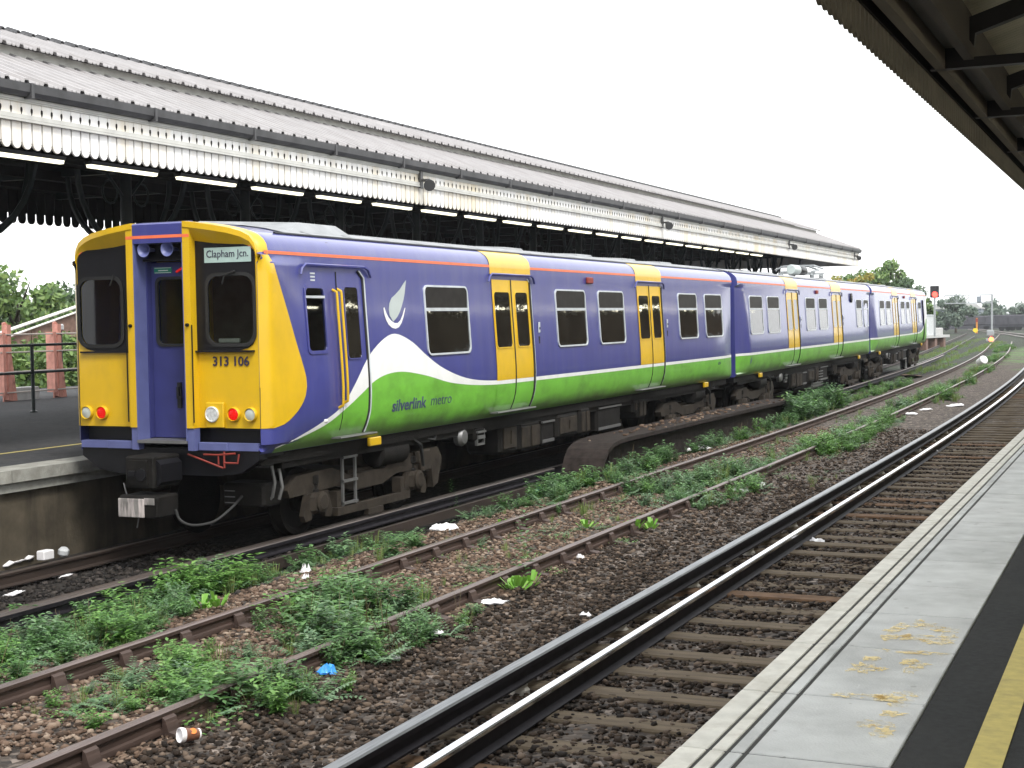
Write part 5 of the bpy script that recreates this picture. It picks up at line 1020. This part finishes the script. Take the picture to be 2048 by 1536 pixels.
crumple('paper_scrap', 'crumpled white paper between the conductor rail and the rusty rail', 2.29, 2.60, gz(2.29, 2.60)+.02, 0.34, 0.204, 0.09, 'litterw', 0.3, seed=0)
crumple('wrapper', 'blue wrapper at the foot of the tall weed clump', 4.92, -4.75, gz(4.92, -4.75)+.02, 0.15, 0.09, 0.08, 'litterb', 0, seed=1)
crumple('paper_scrap', 'white scrap just outside the front rusty rail near the rosette', 4.97, -1.87, gz(4.97, -1.87)+.02, 0.26, 0.156, 0.04, 'litterw', 0, seed=2)
crumple('paper_scrap', 'small white scrap at the right edge of the trailing weeds', 5.09, -3.25, gz(5.09, -3.25)+.02, 0.1, 0.06, 0.04, 'litterw', 0, seed=3)
crumple('paper_scrap', 'white cup fragment lying between conductor rail and polished rail', 6.33, -0.74, gz(6.33, -0.74)+.02, 0.1, 0.06, 0.06, 'litterw', 0, seed=4)
crumple('paper_scrap', 'white carton piece on the sleepers in the middle distance', 7.03, 2.51, gz(7.03, 2.51)+.02, 0.16, 0.096, 0.05, 'litterw', 0, seed=5)
crumple('paper_scrap', 'white card standing in the ballast left of the conductor rail', 5.03, 7.91, gz(5.03, 7.91)+.02, 0.1, 0.3, 0.05, 'litterw', 0, seed=6)
crumple('paper_scrap', 'pale crumpled paper among the weeds by the rusty rail', 3.16, 7.60, gz(3.16, 7.60)+.02, 0.3, 0.18, 0.06, 'litterw', 0, seed=7)
crumple('paper_scrap', 'pale greenish paper beside the white card', 4.93, 7.22, gz(4.93, 7.22)+.02, 0.3, 0.18, 0.05, 'litterw', 0, seed=8)
crumple('paper_scrap', 'grey rag lying against the dark rail cover', 2.16, 14.30, gz(2.16, 14.30)+.02, 0.5, 0.3, 0.08, 'litterw', 0, seed=9)
crumple('paper_scrap', 'white scrap among the weeds at the far left rail', 3.18, -5.33, gz(3.18, -5.33)+.02, 0.2, 0.12, 0.04, 'litterw', 0, seed=10)
crumple('paper_scrap', 'small white scrap near the rosette on the dark ballast', 4.83, 0.75, gz(4.83, 0.75)+.02, 0.09, 0.054, 0.04, 'litterw', 0, seed=11)
crumple('paper_scrap', 'white plastic lump on the pale ballast in the middle of the left rails', 2.24, -0.67, gz(2.24, -0.67)+.02, 0.1, 0.1, 0.1, 'litterw', 0, seed=12)
crumple('paper_scrap', 'small white ball resting by the rusty rail beyond the tall clump', 2.59, -1.25, gz(2.59, -1.25)+.02, 0.06, 0.06, 0.06, 'litterw', 0, seed=13)
crumple('paper_scrap', 'flat white scrap in the far ballast, left of three', 4.82, 24.54, gz(4.82, 24.54)+.02, 0.3, 0.18, 0.05, 'litterw', 0, seed=14)
crumple('paper_scrap', 'flat white scrap in the far ballast, middle of three', 4.96, 26.17, gz(4.96, 26.17)+.02, 0.3, 0.18, 0.05, 'litterw', 0, seed=15)
crumple('paper_scrap', 'long white scrap in the far ballast, right of three', 5.41, 28.66, gz(5.41, 28.66)+.02, 0.5, 0.3, 0.06, 'litterw', 0, seed=16)
t_ = thing('plastic_tub', 'big white round tub lying near the far curving rail', 'tub', (3.15, 57.69, -.2)); b = MB(); b.lathe((0, 0, .3), (.55, -.6, .35), [(.12,-.22),(.18,-.2),(.20,.15),(.19,.2),(.09,.22)], 16); b.build('tub_body', 'litterw', t_, True); b = MB(); b.lathe((0, 0, .3), (.55, -.6, .35), [(.205,.1),(.215,.11),(.215,.15),(.205,.16)], 16); b.build('rim', 'cabinet', t_, True)
crumple('paper_scrap', 'white scrap on the sleepers far along the polished rail', 6.73, 17.26, gz(6.73, 17.26)+.02, 0.18, 0.108, 0.05, 'litterw', 0, seed=18)
crumple('paper_scrap', 'yellowish scrap on the sleepers beyond the white carton', 6.80, 13.78, gz(6.80, 13.78)+.02, 0.2, 0.12, 0.05, 'litterw', 0, seed=19)
crumple('paper_scrap', 'tiny white scrap on the dark ballast by the conductor rail', 5.92, -1.98, gz(5.92, -1.98)+.02, 0.1, 0.06, 0.03, 'litterw', 0, seed=20)
crumple('paper_scrap', 'white fleck beside the tall weed clump', 5.16, -4.13, gz(5.16, -4.13)+.02, 0.08, 0.048, 0.03, 'litterw', 0, seed=21)
crumple('rubble', 'pale rubble heap beside the far rusty rail', 1.48, 48.23, gz(1.48, 48.23)+.02, 0.8, 2, 0.08, 'gravp', 0, seed=22)
crumple('lid', 'white flat lid lying left of the train rails, upper one', -0.71, -1.05, -0.37, 0.12, 0.2, 0.015, 'litterw', 0, seed=23)
crumple('lid', 'white flat lid lying left of the train rails, lower one', -0.47, -2.08, -0.37, 0.12, 0.2, 0.015, 'litterw', 0, seed=24)
crumple('plastic_bag', 'white flattened bag by the far platform wall left of the boxes', -1.79, -0.59, -0.34, 0.15, 0.5, 0.06, 'litterw', 0, seed=25)
b = MB(); b.bbox(-.06, .06, -.09, .09, 0, .11, .01); o = b.build('carton', 'litterw'); o.location = (-1.56, -0.35, -.34); tag(o, 'white carton lying against the far platform wall', 'carton')
b = MB(); b.bbox(-.06, .06, -.06, .06, 0, .11, .03); o = b.build('carton', 'cabinet'); o.location = (-1.52, -0.09, -.34); o.rotation_euler = (.1, .2, .4); tag(o, 'greyish crushed carton touching the white carton by the wall', 'carton')
# paper cup
t_ = thing('paper_cup', 'brown and white paper cup lying on its side by the rusty rail', 'cup', (5.06, -6.62, -.17), 0)
cupm = [((-.062, -.085, 0), )]
ax = Vector((-.45, -.88, .12)).normalized(); o_ = Vector((0.02, .05, .05))
b = MB(); b.lathe(o_, ax, [(.033,-.002),(.034,0),(.045,.115),(.044,.115),(.033,.006)], 24); b.build('cup_body', 'litterp', t_, True)
b = MB(); b.lathe(o_, ax, [(.0446,.10),(.0475,.112),(.047,.13),(.043,.132),(.042,.118)], 24); b.lathe(o_, ax, [(.0342,-.004),(.036,.004),(.0345,.008)], 20); b.build('rim', 'litterw', t_, True)
b = MB(); b.lathe(o_, ax, [(.043,.117),(.001,.116)], 20); b.build('cup_lid', 'litterw', t_)
b = MB(); sd_ = ax.cross(Vector((0, 0, 1))).normalized()*-1; nn = (sd_*.7+Vector((0, 0, .7))).normalized(); b.lathe(o_+ax*.05+nn*.037, nn, [(.022,0),(.022,.003),(.001,.004)], 14); b.build('printed_spot', 'cuporange', t_)
# bottle
t_ = thing('plastic_bottle', 'cyan plastic bottle lying beside the dark conductor rail', 'bottle', (1.78, 7.0, -.3), math.radians(15))
b = MB(); b.lathe((0, -.22, .06), (0, 1, 0), [(.03,0),(.06,.02),(.06,.26),(.03,.36)], 14); b.build('bottle_body', 'litterc', t_, True)
b = MB(); b.lathe((0, .13, .06), (0, 1, 0), [(.025,0),(.03,.01),(.03,.08)], 12); b.build('cap', 'litterw', t_, True)
# ------------------------------------------------------------------ far end: cabinets, signals, gantry
t_ = thing('equipment_cabinet', 'white relay cabinet with red notices on the far end of the island platform', 'cabinet', (-5.3, 94, .76))
b = MB(); b.bbox(-.5, .5, -1.0, 1.0, 0, 1.75, .04); b.build('casing', 'cabinetw', t_); b = MB(); b.box(.5, .52, -.9, .9, .9, .95); b.box(.5, .53, -.7, -.3, 1.2, 1.4); b.box(.5, .53, .2, .6, 1.1, 1.4); b.build('door_notice', 'redpipe', t_)
t_ = thing('equipment_cabinet', 'plain grey relay cabinet beside the white one at the platform end', 'cabinet', (-5.6, 101.5, .60))
b = MB(); b.bbox(-.6, .6, -1.8, 1.8, 0, 1.55, .04); b.build('casing', 'cabinet', t_); b = MB(); b.box(-.65, .65, -1.85, 1.85, 1.55, 1.62); b.build('lid', 'alu', t_)
t_ = thing('concrete_trough', 'low pale box behind the grey cabinet on the end ramp', 'box', (-5.4, 107, .40)); b = MB(); b.bbox(-.4, .4, -1, 1, 0, .75, .05); b.build('block', 'concrete', t_)
t_ = thing('railway_signal', 'black signal head showing a red light beyond the last carriage', 'signal', (-3.55, 92.2, .7))
b = MB(); b.lathe((0, 0, 0), (0, 0, 1), [(.07,0),(.07,2.75)], 10); b.build('post', 'galv', t_, True)
b = MB(); b.bbox(-.3, .3, -.12, .12, 2.72, 3.55, .06); b.build('signal_head', 'sigblack', t_)
b = MB(); b.lathe((.05, -.12, 2.95), (0.1, -1, 0), [(.2,0),(.19,.02),(.001,.03)], 18); b.build('red_aspect', mat('signal_red', (.8, .02, .02), .3, emis=((1, .03, .02), 5.)), t_, True)
b = MB(); b.tube([(.05+.2*math.cos(a), -.12-.22*(math.sin(a) > -.3), 2.95+.2*math.sin(a)) for a in np.linspace(-.2, PI+.2, 10)], .02, 5); b.build('hood', 'sigblack', t_)
b = MB(); b.tube([(-.3, 0, 3.5), (-1.1, 0, 3.5), (-1.1, 0, 3.75), (.3, 0, 3.75), (.3, 0, 3.5)], .015, 4); b.tube([(-1.1, 0, 3.5), (-1.1, 0, 2.7), (-.3, 0, 2.7)], .015, 4); b.build('safety_cage', 'galv', t_)
t_ = thing('ground_signal', 'low shunting signal with an orange-red light between the far tracks', 'signal', (-2.45, 119, -.2))
b = MB(); b.bbox(-.35, .35, -.2, .2, 0, .25, .03); b.bbox(-.3, .3, -.15, .2, .5, .95, .05); b.box(-.04, .04, -.04, .04, .2, .55); b.build('signal_body', 'galv', t_)
b = MB(); b.lathe((.1, -.2, .18), (0, -1, 0), [(.2,0),(.16,.04)], 12); b.build('lit_lamp', mat('shunt_red', (.8, .1, .03), .3, emis=((1, .12, .04), 4.)), t_)
t_ = thing('signal_gantry', 'grey lattice signal gantry spanning the tracks in the distance', 'gantry', (-11.2, 180, -.3))
b = MB(); b.box(-2.75, 3.1, -.12, .12, 4.72, 4.84); b.box(-2.75, 3.1, -.12, .12, 3.7, 3.84); b.build('boom', 'galv', t_)
b = MB()
for k in range(5): x0 = -2.7+1.45*k; b.tube([(x0, 0, 3.8), (x0, 0, 4.8)], .05, 4); b.tube([(x0, 0, 3.8), (x0+.72, 0, 4.8), (x0+1.45, 0, 3.8)] if k < 4 else [(x0, 0, 3.8), (x0, 0, 4.78)], .03, 4)
b.build('lattice', 'galv', t_)
b = MB(); b.box(2.9, 3.1, -.15, .15, 0, 4.85); b.box(-8, -2.7, -.08, .08, 4.6, 4.68); b.build('leg', 'galv', t_)
b = MB(); b.bbox(1.2, 1.7, -.3, .3, 3.85, 4.6, .05); b.build('signal_box', 'fargrey', t_)
t_ = thing('warning_board', 'small yellow board low beside the far crossing rails', 'sign', (-8.6, 165, -.2)); b = MB(); b.prism([(-.3, .35), (0, .1), (.3, .35), (.2, .65), (-.2, .65)], 1, -.04, .04); b.build('board', 'faryel', t_); b = MB(); b.box(-.05, .05, .04, .1, 0, .6); b.build('post', 'galv', t_)
t_ = thing('marker_post', 'thin orange marker post among the dark far wagons', 'post', (-9.6, 176, -.3)); b = MB(); b.box(-.1, .1, -.1, .1, 0, 1.9); b.build('post', mat('orange_post', (.5, .2, .03), .6), t_); b = MB(); b.box(-.14, .14, -.12, .0, 1.4, 1.8); b.build('marker', 'redpipe', t_)
# dark stabled wagons and parapet walls along the horizon
for i, (x, y, rz, L_, h, m, lab) in enumerate([(-15, 205, .35, 9, 2.1, 'fardark', 'dark stabled wagon under the left part of the far gantry'), (-7.5, 196, .25, 4.2, 2.3, 'fardark', 'dark stabled wagon just left of the gantry leg'), (-2.5, 200, .1, 7, 2.2, 'brick', 'brownish stabled wagon right of the gantry leg'), (6, 215, .0, 10, 2.3, 'brick', 'brownish stabled wagon at the right edge of the far line')]):
    t_ = thing('railway_wagon', lab, 'wagon', (x, y, -.3), rz)
    b = MB(); b.bbox(-L_/2, L_/2, -1.3, 1.3, .75, .75+h*.62, .1); b.build('wagon_body', m, t_)
    b = MB(); [b.box(-L_/2+.5+k*1.2, -L_/2+.62+k*1.2, -1.36, -1.3, .8, .7+h*.6) for k in range(int(L_/1.2))]; b.box(-L_/2-.1, L_/2+.1, -1.2, 1.2, .55, .745); b.build('side_rib', 'fardark', t_)
    b = MB(); [b.lathe((-L_/2+q, -.8, .4), (0, 1, 0), [(.4, 0), (.4, .12)], 14) for q in (1.0, 2.4, L_-2.4, L_-1.0)]; b.build('wheel', 'sigblack', t_)
b = MB(); b.prism([(-60, -.3), (-60, 1.0), (-16, 1.25), (-5, .8), (40, .9), (120, .9), (120, -.3)], 1, 222, 222.6); tag(b.build('boundary_wall', 'fardark'), 'long dark boundary wall along the horizon behind the stabled wagons', 'wall')
for i, (x, y, w_, h, lab) in enumerate([(-33, 330, 16, 4.4, 'pale grey shed low on the horizon behind the gantry'), (-3, 420, 22, 5.6, 'long grey building on the far right horizon'), (-21, 470, 14, 5.2, 'small distant block left of the gantry leg')]):
    t_ = thing('distant_building', lab, 'building', (x, y, -.3)); b = MB(); b.box(-w_/2, w_/2, 0, 8, 0, h*.75); b.build('wall', 'fargrey', t_); b = MB(); b.prism([(-w_/2-.3, h*.75), (w_/2+.3, h*.75), (w_/2-1, h), (-w_/2+1, h)], 1, -.3, 8.3); b.build('roof', 'concrete', t_)
    b = MB(); [b.box(-w_/2+1+2.2*k, -w_/2+2.2+2.2*k, -.06, .0, h*.3, h*.55) for k in range(int(w_/2.2)-0)]; b.build('window_row', 'dglass', t_)
# ------------------------------------------------------------------ trees
def tree(name, label, x, y, z, h, r, matn, n, ls, seed, group=None, trunk=.18, squash=.8, clumps=26, mid=.58):
    R = np.random.default_rng(seed); t_ = thing(name, label, 'tree', (x, y, z), 0, group)
    b = MB(); b.tube([(0,0,0), (.05*r, 0, h*.35), (0, .06*r, h*.75)], [trunk, trunk*.75, trunk*.2], 8)
    for k in range(6): a = k*1.05+R.random(); b.tube([(0, 0, h*(.25+.06*k)), (math.cos(a)*r*.4, math.sin(a)*r*.4, h*(.42+.06*k)), (math.cos(a)*r*.7, math.sin(a)*r*.7, h*(.5+.07*k))], [trunk*.4, trunk*.25, trunk*.08], 5)
    b.build('trunk', 'bark', t_, True)
    cc = []
    while len(cc) < clumps:
        p = R.uniform(-1, 1, 3)
        if p@p < 1: cc.append(p*np.array([r*.85, r*.85, h*.36])+np.array([0, 0, h*mid]))
    cc = np.array(cc); cr = r*R.uniform(.2, .42, clumps); ci = R.integers(0, clumps, n); d = R.normal(size=(n, 3)); d /= np.linalg.norm(d, axis=1)[:, None]
    P = cc[ci]+d*(cr[ci]*R.random(n)**.4)[:, None]*np.array([1, 1, squash]); P[:, 2] = np.maximum(P[:, 2], h*.06)
    u = R.normal(size=(n, 3)); u /= np.linalg.norm(u, axis=1)[:, None]; v = np.cross(u, d+R.normal(size=(n, 3))*.5); v /= np.linalg.norm(v, axis=1)[:, None]
    s = ls*R.uniform(.6, 1.3, (n, 1)); V = np.stack([P-u*s, P+v*s*.5, P+u*s, P-v*s*.5], 1).reshape(-1, 3); F = np.arange(4*n).reshape(-1, 4)
    arrmesh('crown', V, F, [matn], t_); return t_
tree('broadleaf_tree', 'round green tree rising just beyond the canopy end', -13.2, 118, -.3, 7.1, 2.5, 'tree', 5200, .2, 1)
tree('broadleaf_tree', 'tall green tree behind the end of the canopy roof', -11.6, 121, -.3, 7.7, 2.3, 'tree', 5200, .2, 2)
tree('broadleaf_tree', 'yellowing tree in front of the green ones beyond the canopy', -11.9, 112, -.3, 6.3, 1.6, 'treey', 3000, .17, 3)
tree('broadleaf_tree', 'lower dark green tree sloping down towards the signal', -9.6, 119, -.3, 5.9, 1.9, 'treed', 3600, .2, 4)
tree('broadleaf_tree', 'yellowish tree at the left of the clump behind the canopy', -13.6, 113, -.3, 6.5, 1.8, 'treey', 3000, .18, 5)
tree('bush', 'small green bush between the tree clump and the signal', -8.4, 121, -.3, 4.3, 1.3, 'tree', 1800, .16, 6)
tree('broadleaf_tree', 'pale distant tree behind the red signal', -13.2, 185, -.3, 5.6, 2.8, 'treef', 4200, .25, 7, mid=.45)
tree('broadleaf_tree', 'dark rounded tree under the far gantry', -13.2, 230, -.3, 4.6, 2.4, 'treef', 2200, .25, 8)
tree('broadleaf_tree', 'blue-green bush beside the gantry leg', -9.3, 236, -.3, 4.2, 2.4, 'treef', 2000, .25, 9)
tree('broadleaf_tree', 'pale green bush right of the gantry leg', -6.6, 240, -.3, 4.4, 1.6, 'tree', 1400, .25, 10)
for i in range(16): x = -30+i*7+random.uniform(-2, 2); tree('broadleaf_tree', 'small hazy tree in the row along the far horizon', x, 300+random.uniform(0, 60), -.3, random.uniform(3.5, 4.6), random.uniform(2.5, 4.5), 'treef', 700, .5, 40+i, 'row of small trees on the horizon', clumps=12, mid=.45)
# left background beyond the island platform
LT = [(-33, 34.0, 5.4, 2.6, 'tree', 'light green treetop at the left picture edge behind the fence'), (-35, 38.5, 5.0, 2.6, 'treed', 'dark tree behind the white footbridge'), (-36, 42, 5.0, 2.2, 'treed', 'dark tree between the footbridge and the cab front'), (-37, 45.5, 5.1, 2.6, 'tree', 'green tree just left of the yellow cab front'), (-40, 50, 5.2, 3, 'tree', 'tree hidden behind the yellow cab front')]
for i, (x, y, h, r, m, lab) in enumerate(LT): tree('broadleaf_tree', lab, x, y, -.3, h, r, m, 6500, .16, 60+i, clumps=34, mid=.52)
LB = [(-22, 22.5, 3.1, 1.9, 'green bush behind the first salmon post'), (-22.5, 25.5, 2.9, 1.9, 'green bush between the two salmon posts'), (-23, 28.5, 3.2, 2.0, 'green bush behind the second salmon post'), (-24, 31.5, 3.3, 2.0, 'green bush beside the cab behind the fence'), (-21.5, 19.5, 3.0, 1.9, 'green bush at the left picture edge'), (-26, 35, 3.4, 2.2, 'green bush behind the recessed cab door')]
for i, (x, y, h, r, lab) in enumerate(LB): tree('bush', lab, x, y, -.3, h, r, 'tree', 5200, .12, 80+i, trunk=.06, clumps=30, mid=.46)
t_ = thing('footbridge_ramp', 'white-railed brick ramp showing among the trees at the left', 'footbridge', (-27.5, 30, 0))
b = MB(); b.prism([(-5, -.3), (6.5, -.3), (6.5, 3.25), (2.2, 3.15), (-5, 1.4)], 0, -.2, 0); b.build('side_wall', 'brick', t_)
b = MB(); b.tube([(.1, -5, 1.75), (.1, 2.2, 3.4), (.1, 6.5, 3.55)], .06, 6); b.tube([(.1, -5, 1.5), (.1, 2.2, 3.2), (.1, 6.5, 3.35)], .04, 6); b.build('handrail', 'cabinetw', t_)
# fence and salmon posts on the island platform
t_ = thing('platform_railing', 'dark green tubular railing along the back of the island platform', 'railing', (-9.5, 8, .76))
b = MB()
for z in (1.31, .78): b.tube([(0, -14, z), (0, 6, z)], .028, 6)
b.build('rail', 'dgreen', t_, True)
for k, y in enumerate((-9.5, -6.5, -3.5, .47, 3.4, 6)):
    b = MB(); b.tube([(0, y, 0), (0, y, 1.33)], .035, 8); b.lathe((0, y, 0), (0, 0, 1), [(.08,0),(.08,.02),(.04,.04)], 10); b.build('post', 'dgreen', t_, True)
pp = None
for k, (y, lab) in enumerate([(9.9, 'salmon pink tapered post outside the left picture edge'), (11.55, 'salmon pink tapered steel post at the left picture edge'), (13.2, 'salmon pink tapered steel post beside the yellow cab front'), (14.9, 'salmon pink tapered post hidden behind the cab front')]):
    t_ = thing('parapet_post', lab, 'post', (-13, y, .7), 0, 'salmon parapet posts')
    b = MB(); b.prism([(-.02, 0), (.42, 0), (.40, .15), (.16, 1.8), (.10, 1.84), (.02, 1.82)], 0, -.09, -.05); b.box(-.05, .08, .0, .12, .1, 1.78)
    for q in range(6): 
        for yy in (.05, .30-.042*q): b.lathe((-.05, yy, .2+.27*q), (1, 0, 0), [(.018,0),(.012,.015)], 6)
    b.build('web', 'pink', t_); b = MB(); b.box(-.12, .12, -.18, -.1, .2, 1.6); b.build('flange', 'pink', t_)
    if y < 14: 
        b = MB(); [b.tube([(.08, .1, z), (.08, 1.75, z)], .018, 5) for z in (1.56, 1.16, .72, .26)]; b.build('rail', 'railwire', t_)
t_ = thing('fence_camera', 'small grey camera on a thin pole behind the salmon post', 'camera', (-13.6, 14.1, .7)); b = MB(); b.tube([(0, 0, 0), (0, 0, 1.62)], .035, 6); b.build('pole', 'dgreen', t_); b = MB(); b.bbox(-.06, .06, -.12, .08, 1.62, 1.78, .03); b.build('camera_body', 'cabinet', t_)
b = MB(); b.bbox(-13.35, -13.1, 11.95, 12.75, .7, 1.05, .02); tag(b.build('concrete_block', 'concrete'), 'low pale concrete block between the salmon posts', 'block')

# ------------------------------------------------------------------ thin haze over the whole place
b = MB(); b.box(-880, 880, -55, 1590, -1.4, 14); hz = b.build('haze', 'black'); tag(hz, None, None, kind='stuff')
hm = bpy.data.materials.new('thin_haze'); hm.use_nodes = True; ht = hm.node_tree; ht.nodes.remove(ht.nodes['Principled BSDF']); pv = ht.nodes.new('ShaderNodeVolumePrincipled')
pv.inputs['Color'].default_value = (.9, .94, 1, 1); pv.inputs['Density'].default_value = .0003; ht.links.new(pv.outputs[0], ht.nodes['Material Output'].inputs['Volume'])
hz.data.materials.clear(); hz.data.materials.append(hm)
